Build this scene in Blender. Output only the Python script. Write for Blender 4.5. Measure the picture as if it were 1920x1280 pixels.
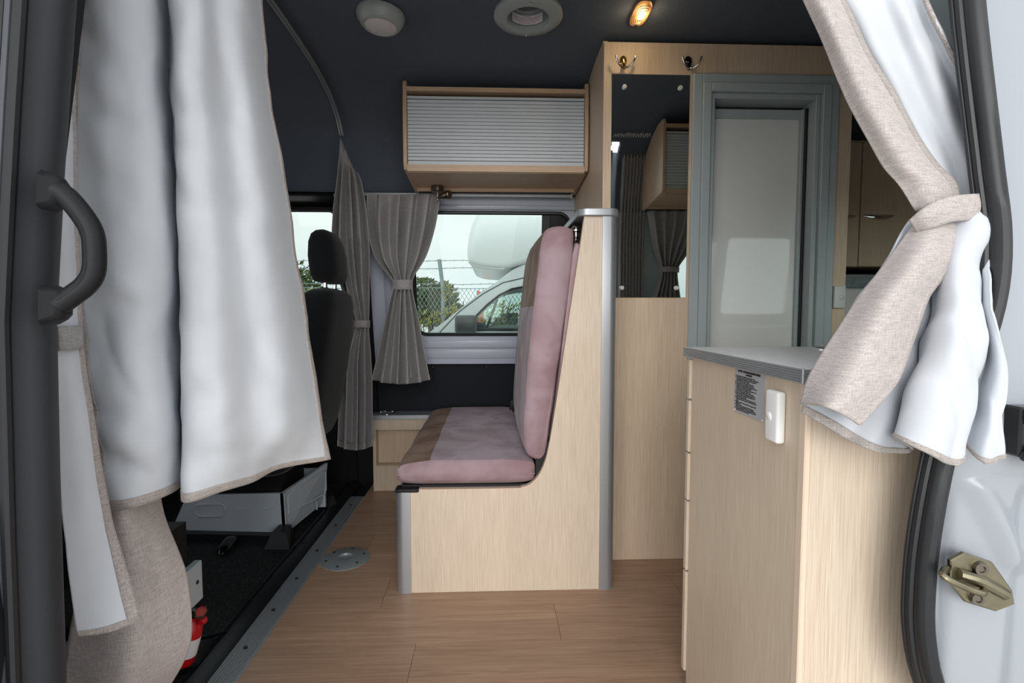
import bpy, bmesh, math, random
from mathutils import Vector, Matrix, noise
from mathutils.geometry import tessellate_polygon
random.seed(7)
for o in list(bpy.data.objects): bpy.data.objects.remove(o)
S = bpy.context.scene
COL = S.collection
PI = math.pi

# ------------------------------------------------------------------ camera, sky, sun, exposure
cd = bpy.data.cameras.new('camera'); cam = bpy.data.objects.new('camera', cd); COL.objects.link(cam)
cd.sensor_width = 36.0; cd.lens = 36.0*950/1920; cd.clip_start = 0.02; cd.clip_end = 400
cam.location = (0, 0, 1.0)
cam.rotation_euler = (PI/2 - math.atan(57/950), 0, -math.atan(35/950))
S.camera = cam

SKY = 1.0
SUN = 2.3
w = bpy.data.worlds.new('overcast_sky'); S.world = w; w.use_nodes = True
nt = w.node_tree; nt.nodes.clear()
out = nt.nodes.new('ShaderNodeOutputWorld'); bg = nt.nodes.new('ShaderNodeBackground')
tc = nt.nodes.new('ShaderNodeTexCoord'); mp = nt.nodes.new('ShaderNodeMapping'); mp.inputs['Scale'].default_value = (1.2, 1.2, 3.0)
nz = nt.nodes.new('ShaderNodeTexNoise'); nz.inputs['Scale'].default_value = 1.6; nz.inputs['Detail'].default_value = 5
rp = nt.nodes.new('ShaderNodeValToRGB')
rp.color_ramp.elements[0].position = .32; rp.color_ramp.elements[0].color = (.80, .84, .88, 1)
rp.color_ramp.elements[1].position = .66; rp.color_ramp.elements[1].color = (1, 1, 1, 1)
bg.inputs['Strength'].default_value = SKY
L = nt.links.new
L(tc.outputs['Generated'], mp.inputs['Vector']); L(mp.outputs[0], nz.inputs['Vector']); L(nz.outputs['Fac'], rp.inputs[0])
L(rp.outputs[0], bg.inputs['Color']); L(bg.outputs[0], out.inputs['Surface'])

sd = bpy.data.lights.new('fill_sun', 'SUN'); sd.energy = SUN; sd.angle = math.radians(50); sd.color = (1, .985, .96)  # broad low sun, added as frontal fill through the door opening
sun = bpy.data.objects.new('fill_sun', sd); COL.objects.link(sun)
sun.rotation_euler = Vector((.09, .95, -.09)).to_track_quat('-Z', 'Y').to_euler()

vs = S.view_settings
vs.view_transform = 'Standard'; vs.look = 'None'; vs.gamma = 1.0; vs.use_curve_mapping = False
vs.exposure = 0.46

# ------------------------------------------------------------------ materials
def lin(c):
    return tuple((v/255/12.92 if v/255 <= .04045 else ((v/255+.055)/1.055)**2.4) for v in c)
M = {}
def newmat(n):
    m = bpy.data.materials.new(n); m.use_nodes = True; M[n] = m
    b = m.node_tree.nodes['Principled BSDF']
    return m, m.node_tree, b
def setp(b, col=None, rough=.5, metal=0, spec=.5, sheen=0, coat=0, trans=0):
    if col is not None: b.inputs['Base Color'].default_value = (*lin(col), 1)
    b.inputs['Roughness'].default_value = rough; b.inputs['Metallic'].default_value = metal
    b.inputs['Specular IOR Level'].default_value = spec
    b.inputs['Sheen Weight'].default_value = sheen; b.inputs['Coat Weight'].default_value = coat
    b.inputs['Transmission Weight'].default_value = trans
def plain(n, col, rough=.5, metal=0, spec=.5, var=0, scale=30, bump=0, **k):
    m, t, b = newmat(n); setp(b, col, rough, metal, spec, **k)
    if var or bump:
        g = t.nodes.new('ShaderNodeNewGeometry'); no = t.nodes.new('ShaderNodeTexNoise')
        no.inputs['Scale'].default_value = scale; no.inputs['Detail'].default_value = 4
        t.links.new(g.outputs['Position'], no.inputs['Vector'])
        if var:
            r = t.nodes.new('ShaderNodeValToRGB'); c = lin(col)
            r.color_ramp.elements[0].color = (*[max(0, x*(1-var)) for x in c], 1)
            r.color_ramp.elements[1].color = (*[min(1, x*(1+var)) for x in c], 1)
            r.color_ramp.elements[0].position = .3; r.color_ramp.elements[1].position = .7
            t.links.new(no.outputs['Fac'], r.inputs[0]); t.links.new(r.outputs[0], b.inputs['Base Color'])
        if bump:
            bp = t.nodes.new('ShaderNodeBump'); bp.inputs['Strength'].default_value = bump; bp.inputs['Distance'].default_value = .002
            t.links.new(no.outputs['Fac'], bp.inputs['Height']); t.links.new(bp.outputs[0], b.inputs['Normal'])
    return m
def grain(n, stops, scale, rough=.45, detail=6, big=None, objrand=0, bump=.1, distort=0., spec=.35):
    """streaky wood: noise stretched by world-space scale; stops = sRGB colours dark->light"""
    m, t, b = newmat(n); setp(b, None, rough, spec=spec)
    N = t.nodes.new; K = t.links.new
    g = N('ShaderNodeNewGeometry'); mp = N('ShaderNodeMapping'); mp.inputs['Scale'].default_value = scale
    no = N('ShaderNodeTexNoise'); no.inputs['Scale'].default_value = 1; no.inputs['Detail'].default_value = detail; no.inputs['Distortion'].default_value = distort
    no.inputs['Roughness'].default_value = .6
    r = N('ShaderNodeValToRGB'); cr = r.color_ramp
    while len(cr.elements) < len(stops): cr.elements.new(.5)
    for i, c in enumerate(stops):
        cr.elements[i].position = .3+.4*i/(len(stops)-1); cr.elements[i].color = (*lin(c), 1)
    src = g.outputs['Position']
    if objrand:
        oi = N('ShaderNodeObjectInfo'); ma = N('ShaderNodeVectorMath'); ma.operation = 'MULTIPLY_ADD'
        cmb = N('ShaderNodeCombineXYZ'); K(oi.outputs['Random'], cmb.inputs[0]); K(oi.outputs['Random'], cmb.inputs[1])
        K(cmb.outputs[0], ma.inputs[0]); ma.inputs[1].default_value = (7, 9, 0); K(src, ma.inputs[2]); src = ma.outputs[0]
    K(src, mp.inputs['Vector']); K(mp.outputs[0], no.inputs['Vector']); K(no.outputs['Fac'], r.inputs[0])
    col = r.outputs[0]
    if big:
        n2 = N('ShaderNodeTexNoise'); n2.inputs['Detail'].default_value = 3; n2.inputs['Scale'].default_value = 1
        m2 = N('ShaderNodeMapping'); m2.inputs['Scale'].default_value = big[0]; K(src, m2.inputs['Vector']); K(m2.outputs[0], n2.inputs['Vector'])
        hs = N('ShaderNodeMix'); hs.data_type = 'RGBA'; hs.blend_type = 'MULTIPLY'
        mr = N('ShaderNodeMapRange'); mr.inputs['From Min'].default_value = .3; mr.inputs['From Max'].default_value = .7
        mr.inputs['To Min'].default_value = big[1]; mr.inputs['To Max'].default_value = big[2]
        K(n2.outputs['Fac'], mr.inputs['Value']); hs.inputs[0].default_value = 1
        K(col, hs.inputs[6]); K(mr.outputs[0], hs.inputs[7]); col = hs.outputs[2]
    if objrand:
        mr = N('ShaderNodeMapRange'); mr.inputs['To Min'].default_value = 1-objrand; mr.inputs['To Max'].default_value = 1+objrand
        K(oi.outputs['Random'], mr.inputs['Value'])
        hs = N('ShaderNodeMix'); hs.data_type = 'RGBA'; hs.blend_type = 'MULTIPLY'; hs.inputs[0].default_value = 1
        K(col, hs.inputs[6]); K(mr.outputs[0], hs.inputs[7]); col = hs.outputs[2]
    K(col, b.inputs['Base Color'])
    if bump:
        bp = N('ShaderNodeBump'); bp.inputs['Strength'].default_value = bump; bp.inputs['Distance'].default_value = .001
        K(no.outputs['Fac'], bp.inputs['Height']); K(bp.outputs[0], b.inputs['Normal'])
    return m
def linen(n, dark, light, sc=800, rough=.95, sheen=.2):
    m, t, b = newmat(n); setp(b, None, rough, spec=.1, sheen=sheen)
    N = t.nodes.new; K = t.links.new
    g = N('ShaderNodeNewGeometry'); fs = []
    for s in ((sc, sc, sc/14), (sc/14, sc/14, sc)):
        mp = N('ShaderNodeMapping'); mp.inputs['Scale'].default_value = s
        no = N('ShaderNodeTexNoise'); no.inputs['Scale'].default_value = 1; no.inputs['Detail'].default_value = 2
        K(g.outputs['Position'], mp.inputs['Vector']); K(mp.outputs[0], no.inputs['Vector']); fs.append(no.outputs['Fac'])
    ad = N('ShaderNodeMath'); ad.operation = 'ADD'; K(fs[0], ad.inputs[0]); K(fs[1], ad.inputs[1])
    mu = N('ShaderNodeMath'); mu.operation = 'MULTIPLY'; K(ad.outputs[0], mu.inputs[0]); mu.inputs[1].default_value = .5
    r = N('ShaderNodeValToRGB'); r.color_ramp.elements[0].position = .36; r.color_ramp.elements[1].position = .64
    r.color_ramp.elements[0].color = (*lin(dark), 1); r.color_ramp.elements[1].color = (*lin(light), 1)
    K(mu.outputs[0], r.inputs[0]); K(r.outputs[0], b.inputs['Base Color'])
    bp = N('ShaderNodeBump'); bp.inputs['Strength'].default_value = .25; bp.inputs['Distance'].default_value = .001
    K(mu.outputs[0], bp.inputs['Height']); K(bp.outputs[0], b.inputs['Normal'])
    return m
def velvet(n, a, bcol, sc=6):
    m, t, b = newmat(n); setp(b, None, .85, spec=.15, sheen=.08)
    b.inputs['Sheen Roughness'].default_value = .4
    N = t.nodes.new; K = t.links.new
    g = N('ShaderNodeNewGeometry'); no = N('ShaderNodeTexNoise'); no.inputs['Scale'].default_value = sc; no.inputs['Detail'].default_value = 3
    no.inputs['Distortion'].default_value = .8
    r = N('ShaderNodeValToRGB'); r.color_ramp.elements[0].position = .38; r.color_ramp.elements[1].position = .62
    r.color_ramp.elements[0].color = (*lin(a), 1); r.color_ramp.elements[1].color = (*lin(bcol), 1)
    K(g.outputs['Position'], no.inputs['Vector']); K(no.outputs['Fac'], r.inputs[0]); K(r.outputs[0], b.inputs['Base Color'])
    n2 = N('ShaderNodeTexNoise'); n2.inputs['Scale'].default_value = 60; K(g.outputs['Position'], n2.inputs['Vector'])
    bp = N('ShaderNodeBump'); bp.inputs['Strength'].default_value = .2; bp.inputs['Distance'].default_value = .003
    K(n2.outputs['Fac'], bp.inputs['Height']); K(bp.outputs[0], b.inputs['Normal'])
    return m
def glassmat(n, tint, gloss=.08):
    m, t, b = newmat(n); t.nodes.remove(b)
    N = t.nodes.new; K = t.links.new
    o = t.nodes['Material Output']; tr = N('ShaderNodeBsdfTransparent'); gl = N('ShaderNodeBsdfGlossy'); mx = N('ShaderNodeMixShader')
    tr.inputs[0].default_value = (*tint, 1); gl.inputs['Roughness'].default_value = .02
    fr = N('ShaderNodeFresnel'); fr.inputs['IOR'].default_value = 1.45
    K(fr.outputs[0], mx.inputs[0]); K(tr.outputs[0], mx.inputs[1]); K(gl.outputs[0], mx.inputs[2]); K(mx.outputs[0], o.inputs['Surface'])
    return m
def emit(n, col, st):
    m, t, b = newmat(n); setp(b, col, .4)
    b.inputs['Emission Color'].default_value = (*lin(col), 1); b.inputs['Emission Strength'].default_value = st
    return m

grain('oak', [(188, 169, 148), (203, 186, 166), (212, 197, 179)], (520, 520, 9), rough=.42, detail=3, big=((14, 14, 1.0), .96, 1.03), bump=.05)
grain('oak_dark', [(190, 166, 141), (203, 181, 157), (212, 194, 172)], (520, 520, 9), rough=.45, detail=3, big=((14, 14, 1.0), .95, 1.03), bump=.05)
grain('oak_h', [(182, 152, 126), (196, 168, 141), (206, 180, 154)], (7, 500, 500), rough=.42)
grain('oak_brown', [(178, 150, 124), (193, 166, 140), (203, 178, 153)], (520, 520, 9), rough=.45, detail=3, bump=.05)
plain('oak_edge', (214, 193, 172), .5)
grain('floor_vinyl', [(152, 122, 100), (167, 136, 113), (177, 146, 122), (186, 156, 132)], (1.8, 60, 60), rough=.38, detail=5, objrand=.06, distort=2.2, big=((1.4, 7, 7), .88, 1.08), bump=.05)
plain('joint', (112, 90, 72), .8)
plain('headliner', (88, 94, 104), .95, spec=.12, var=.35, scale=700, bump=.2)
plain('black_liner', (34, 36, 41), .9, spec=.2, var=.35, scale=700)
plain('painted_metal', (176, 182, 194), .28, spec=.5, var=.02, scale=3)
plain('white_body', (156, 161, 168), .25, spec=.5, coat=.2)
plain('white_van', (225, 230, 230), .3)
plain('rubber', (22, 24, 28), .42, spec=.5)
plain('rubber_grey', (70, 74, 80), .4, spec=.5)
plain('pillar_plastic', (44, 47, 52), .62, spec=.4, var=.15, scale=900, bump=.15)
plain('black_plastic', (18, 19, 23), .6, spec=.35, bump=.1, scale=900)
plain('gloss_black', (14, 15, 17), .15, spec=.5)
plain('seat_fabric', (26, 28, 31), .95, spec=.15, var=.25, scale=600, sheen=.15)
plain('aluminium', (176, 179, 184), .36, metal=.75)
plain('alu_satin', (168, 172, 176), .42, metal=.6)
plain('alu_strip', (142, 150, 154), .45, metal=.3)
plain('chrome', (225, 225, 228), .12, metal=1)
plain('nickel', (130, 122, 112), .28, metal=1)
plain('brass_plate', (138, 132, 112), .32, metal=1, var=.12, scale=60)
plain('frame_grey', (164, 174, 176), .45)
plain('seat_metal', (186, 196, 204), .45, spec=.5)
plain('counter_top', (226, 227, 229), .38, var=.05, scale=60)
plain('table_grey', (128, 138, 142), .4, var=.2, scale=50)
plain('vent_grey', (152, 158, 157), .4)
plain('diffuser', (215, 211, 209), .5, var=.08, scale=300)
plain('white_plastic', (238, 238, 238), .35)
plain('grey_white_plastic', (200, 202, 200), .4)
plain('label_white', (228, 226, 230), .5)
plain('ink_red', (165, 80, 84), .6)
plain('ink_black', (30, 30, 32), .6)
plain('sign_metal', (168, 169, 172), .45)
plain('red_plastic', (196, 22, 32), .28)
plain('yellow_plastic', (225, 165, 40), .5)
plain('shutter_slat', (198, 203, 208), .42)
plain('shutter_gap', (84, 88, 94), .6)
plain('door_panel', (226, 227, 224), .04, spec=1.0, coat=1.0)
plain('blind', (234, 238, 238), .6, spec=.2, var=.02, scale=14)
plain('lining', (198, 202, 208), .75, spec=.25, var=.02, scale=25)
linen('linen_light', (158, 150, 147), (196, 187, 184))
linen('linen_grey', (136, 133, 134), (174, 170, 171))
linen('linen_binding', (140, 133, 130), (182, 174, 170))
velvet('velvet_brown', (108, 76, 59), (146, 120, 104))
velvet('velvet_lilac', (156, 138, 144), (180, 165, 174))
velvet('velvet_pink', (144, 118, 122), (164, 143, 149))
plain('piping', (170, 130, 134), .8)
glassmat('window_glass', (.82, .88, .86))
glassmat('clear_glass', (.86, .92, .90))
glassmat('cab_glass', (.80, .86, .84))
plain('asphalt', (222, 220, 215), .9, var=.1, scale=3)
plain('foliage', (78, 92, 52), .7, var=.5, scale=2.2)
plain('foliage_light', (150, 150, 84), .7, var=.45, scale=5)
plain('bark', (84, 72, 60), .9)
plain('galvanised', (136, 150, 152), .6, metal=.2)
plain('orange_fabric', (230, 84, 60), .7)
plain('dark_glass', (46, 54, 58), .1)
plain('interior_grey', (112, 120, 122), .7)
plain('tyre', (26, 26, 27), .9)
plain('mirror_body', (74, 78, 80), .3)
m, t, b = newmat('mirror'); setp(b, (222, 228, 226), .015, metal=1)
m, t, b = newmat('cooktop_glass'); setp(b, (40, 56, 54), .05, spec=.8)
emit('bulb', (255, 224, 160), 9)
m, t, b = newmat('amber_lens'); setp(b, (196, 150, 104), .25, trans=.4)
b.inputs['Emission Color'].default_value = (*lin((255, 190, 110)), 1); b.inputs['Emission Strength'].default_value = .05
# speckled black mat of the cab floor
m, t, b = newmat('cab_mat'); setp(b, (20, 21, 24), .75, spec=.4)
g = t.nodes.new('ShaderNodeNewGeometry'); no = t.nodes.new('ShaderNodeTexNoise'); no.inputs['Scale'].default_value = 320; no.inputs['Detail'].default_value = 1
r = t.nodes.new('ShaderNodeValToRGB'); r.color_ramp.elements[0].position = .66; r.color_ramp.elements[1].position = .74
r.color_ramp.elements[0].color = (*lin((20, 21, 24)), 1); r.color_ramp.elements[1].color = (*lin((120, 122, 124)), 1)
t.links.new(g.outputs['Position'], no.inputs['Vector']); t.links.new(no.outputs['Fac'], r.inputs[0]); t.links.new(r.outputs[0], b.inputs['Base Color'])

# ------------------------------------------------------------------ mesh helpers
class MB:
    def __init__(s): s.bm = bmesh.new()
    def _merge(s, tmp):
        me = bpy.data.meshes.new('tmp'); tmp.to_mesh(me); tmp.free(); s.bm.from_mesh(me); bpy.data.meshes.remove(me); return s
    def box(s, x0, x1, y0, y1, z0, z1, r=0, seg=2):
        tmp = bmesh.new(); bmesh.ops.create_cube(tmp, size=1)
        for v in tmp.verts: v.co = Vector(((x0+x1)/2+v.co.x*(x1-x0), (y0+y1)/2+v.co.y*(y1-y0), (z0+z1)/2+v.co.z*(z1-z0)))
        if r: bmesh.ops.bevel(tmp, geom=tmp.edges[:], offset=r, segments=seg, affect='EDGES', profile=.5)
        return s._merge(tmp)
    def hexa(s, p):
        v = [s.bm.verts.new(q) for q in p]
        for f in ((0, 3, 2, 1), (4, 5, 6, 7), (0, 1, 5, 4), (1, 2, 6, 5), (2, 3, 7, 6), (3, 0, 4, 7)): s.bm.faces.new([v[i] for i in f])
        return s
    def prism(s, poly, axis, a, b, r=0, seg=2, capr_only=True):
        tmp = bmesh.new()
        def P(q, t): return {'X': (t, q[0], q[1]), 'Y': (q[0], t, q[1]), 'Z': (q[0], q[1], t)}[axis]
        A = [tmp.verts.new(P(q, a)) for q in poly]; B = [tmp.verts.new(P(q, b)) for q in poly]
        n = len(poly); caps = [tmp.faces.new(A), tmp.faces.new(B[::-1])]
        for i in range(n): tmp.faces.new((A[i], B[i], B[(i+1) % n], A[(i+1) % n]))
        bmesh.ops.recalc_face_normals(tmp, faces=tmp.faces[:])
        if r:
            es = set(e for f in caps for e in f.edges)
            bmesh.ops.bevel(tmp, geom=list(es), offset=r, segments=seg, affect='EDGES', profile=.5)
        return s._merge(tmp)
    def plate(s, outer, holes, axis, a, b):
        """flat plate with holes between axis positions a and b"""
        loops = [outer]+holes
        pts = [q for l in loops for q in l]
        tris = tessellate_polygon([[Vector((q[0], q[1], 0)) for q in l] for l in loops])
        def P(q, t): return {'X': (t, q[0], q[1]), 'Y': (q[0], t, q[1]), 'Z': (q[0], q[1], t)}[axis]
        tmp = bmesh.new()
        A = [tmp.verts.new(P(q, a)) for q in pts]; B = [tmp.verts.new(P(q, b)) for q in pts]
        for t in tris:
            try: tmp.faces.new([A[i] for i in t]); tmp.faces.new([B[i] for i in reversed(t)])
            except ValueError: pass
        k = 0
        for l in loops:
            n = len(l)
            for i in range(n): tmp.faces.new((A[k+i], B[k+i], B[k+(i+1) % n], A[k+(i+1) % n]))
            k += n
        bmesh.ops.recalc_face_normals(tmp, faces=tmp.faces[:])
        return s._merge(tmp)
    def tube(s, pts, r, n=8, closed=False, caps=True, flat=1.0):
        pts = [Vector(p) for p in pts]; m = len(pts); rings = []
        up = None
        for i, p in enumerate(pts):
            a = pts[(i-1) % m] if (closed or i > 0) else p; c = pts[(i+1) % m] if (closed or i < m-1) else p
            d = (c-a).normalized()
            if up is None:
                up = Vector((0, 0, 1)) if abs(d.z) < .9 else Vector((0, 1, 0))
            x = d.cross(up).normalized(); y = x.cross(d).normalized(); up = y
            rr = r[i] if isinstance(r, (list, tuple)) else r
            rings.append([s.bm.verts.new(p+x*math.cos(2*PI*k/n)*rr+y*math.sin(2*PI*k/n)*rr*flat) for k in range(n)])
        for i in range(m if closed else m-1):
            A = rings[i]; B = rings[(i+1) % m]
            for k in range(n): s.bm.faces.new((A[k], A[(k+1) % n], B[(k+1) % n], B[k]))
        if caps and not closed:
            s.bm.faces.new(rings[0][::-1]); s.bm.faces.new(rings[-1])
        return s
    def cyl(s, p0, p1, r, n=16, r2=None): return s.tube([p0, p1], [r, r if r2 is None else r2], n)
    def lathe(s, prof, c, axis=(0, 0, 1), n=32, sx=1., sy=1., close=True):
        """profile (radius, height along axis) spun round axis through c"""
        ax = Vector(axis).normalized(); q = Vector((0, 0, 1)).rotation_difference(ax).to_matrix(); c = Vector(c); rings = []
        for (r, h) in prof:
            if r < 1e-6: rings.append([s.bm.verts.new(c+q @ Vector((0, 0, h)))])
            else: rings.append([s.bm.verts.new(c+q @ Vector((sx*r*math.cos(2*PI*k/n), sy*r*math.sin(2*PI*k/n), h))) for k in range(n)])
        for A, B in zip(rings, rings[1:]):
            for k in range(n):
                if len(A) == 1 and len(B) == 1: continue
                if len(A) == 1: s.bm.faces.new((A[0], B[k], B[(k+1) % n]))
                elif len(B) == 1: s.bm.faces.new((A[k], A[(k+1) % n], B[0]))
                else: s.bm.faces.new((A[k], A[(k+1) % n], B[(k+1) % n], B[k]))
        return s
    def ball(s, c, r, n=12, sc=(1, 1, 1)):
        tmp = bmesh.new(); bmesh.ops.create_uvsphere(tmp, u_segments=n, v_segments=max(6, n//2), radius=r)
        for v in tmp.verts: v.co = Vector((v.co.x*sc[0], v.co.y*sc[1], v.co.z*sc[2]))+Vector(c)
        return s._merge(tmp)
    def grid(s, rows):
        V = [[s.bm.verts.new(p) for p in r] for r in rows]
        for i in range(len(V)-1):
            for j in range(len(V[0])-1): s.bm.faces.new((V[i][j], V[i+1][j], V[i+1][j+1], V[i][j+1]))
        return s
    def xf(s, M4):
        for v in s.bm.verts: v.co = M4 @ v.co
        return s

WL = {}
def obj(name, mb, mat, parent=None, smooth=30, recalc=True):
    bm = mb.bm
    if recalc: bmesh.ops.recalc_face_normals(bm, faces=bm.faces[:])
    me = bpy.data.meshes.new(name)
    co = [v.co for v in bm.verts]
    lo = Vector([min(c[i] for c in co) for i in range(3)]); hi = Vector([max(c[i] for c in co) for i in range(3)])
    org = Vector(((lo.x+hi.x)/2, (lo.y+hi.y)/2, lo.z))
    for v in bm.verts: v.co -= org
    bm.to_mesh(me); bm.free()
    mats = mat if isinstance(mat, (list, tuple)) else [mat]
    for m in mats: me.materials.append(M[m])
    if smooth:
        me.shade_smooth(); me.set_sharp_from_angle(angle=math.radians(smooth))
    o = bpy.data.objects.new(name, me); COL.objects.link(o)
    if parent: o.parent = parent; o.location = org-WL[parent.name]
    else: o.location = org
    WL[o.name] = org
    return o
def tag(o, label, cat, group=None, kind=None):
    o['label'] = label; o['category'] = cat
    if group: o['group'] = group
    if kind: o['kind'] = kind
    return o
def T(name, label, cat, loc, group=None):
    o = bpy.data.objects.new(name, None); COL.objects.link(o); o.location = loc; o.empty_display_size = .05
    WL[o.name] = Vector(loc)
    return tag(o, label, cat, group)
def struct(name, mb, mat, parent=None, label=None, **k):
    o = obj(name, mb, mat, parent, **k)
    if not parent: o['kind'] = 'structure'
    if label: o['label'] = label
    return o
def sroot(name, loc, label=None):
    o = bpy.data.objects.new(name, None); COL.objects.link(o); o.location = loc; WL[o.name] = Vector(loc); o['kind'] = 'structure'; o.empty_display_size = .05
    if label: o['label'] = label
    return o
def dup(src, delta, parent=None):
    """copy of a part (shared mesh) shifted by delta, with its children"""
    c = src.copy(); COL.objects.link(c); c.parent = parent
    wl = WL[src.name]+Vector(delta); WL[c.name] = wl
    c.location = wl-(WL[parent.name] if parent else Vector())
    for ch in src.children:
        k = ch.copy(); COL.objects.link(k); k.parent = c; WL[k.name] = WL[ch.name]+Vector(delta); k.location = ch.location
    return c
def text(name, body, size, loc, xdir, ydir, mat, parent, align='LEFT', shear=0, bold=0, depth=.0004):
    cu = bpy.data.curves.new(name, 'FONT'); cu.body = body; cu.size = size; cu.align_x = align; cu.shear = shear; cu.offset = bold; cu.extrude = depth; cu.resolution_u = 2
    to = bpy.data.objects.new(name, cu); COL.objects.link(to)
    dg = bpy.context.evaluated_depsgraph_get(); me = bpy.data.meshes.new_from_object(to.evaluated_get(dg))
    bpy.data.objects.remove(to)
    X = Vector(xdir).normalized(); Y = Vector(ydir).normalized(); Z = X.cross(Y)
    R = Matrix((X, Y, Z)).transposed(); c = Vector(loc)
    mb = MB(); mb.bm.from_mesh(me)
    for v in mb.bm.verts: v.co = R @ v.co+c
    return obj(name, mb, mat, parent, smooth=0)

# Catmull-Rom patches for cloth
def cr(p0, p1, p2, p3, t):
    return .5*((2*p1)+(-p0+p2)*t+(2*p0-5*p1+4*p2-p3)*t*t+(-p0+3*p1-3*p2+p3)*t*t*t)
def spl(P, t):
    n = len(P)-1; x = min(max(t, 0), 1)*n; i = min(int(x), n-1); f = x-i
    g = lambda k: P[k] if 0 <= k <= n else (2*P[0]-P[1] if k < 0 else 2*P[n]-P[n-1])
    return cr(g(i-1), g(i), g(i+1), g(i+2), f)
def spline(pts, n):
    P = [Vector(p) for p in pts]; return [spl(P, k/(n-1)) for k in range(n)]
def patch(net, nu, nv, u0=0, u1=1, v0=0, v1=1, wr=.004, ws=9., dy=0., crease=0.):
    net = [[Vector(p) for p in r] for r in net]; rows = []
    us = [u0+(u1-u0)*k/(nu-1) for k in range(nu)]
    cols = [[spl(r, u) for u in us] for r in net]
    for k in range(nv):
        v = v0+(v1-v0)*k/(nv-1); rr = []
        for j in range(nu):
            p = spl([c[j] for c in cols], v)
            if wr: p = p+Vector((0, wr*noise.noise(p*ws)+wr*.4*noise.noise(p*ws*2.7), 0))
            if crease: p = p+Vector((0, crease*(1-3*abs(noise.noise(Vector((p.x*9+p.z*6, p.y*5, p.z*7-p.x*4))))), 0))
            p = p+Vector((0, dy, 0)); rr.append(p)
        rows.append(rr)
    return rows
def cloth(name, net, mats, parent, nu=60, nv=70, th=.003, **k):
    o = obj(name, MB().grid(patch(net, nu, nv, **k)), mats, parent, smooth=80, recalc=False)
    md = o.modifiers.new('thickness', 'SOLIDIFY'); md.thickness = th; md.offset = 0
    if len(mats) > 1: md.material_offset = 1; md.material_offset_rim = 0
    return o
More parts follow.
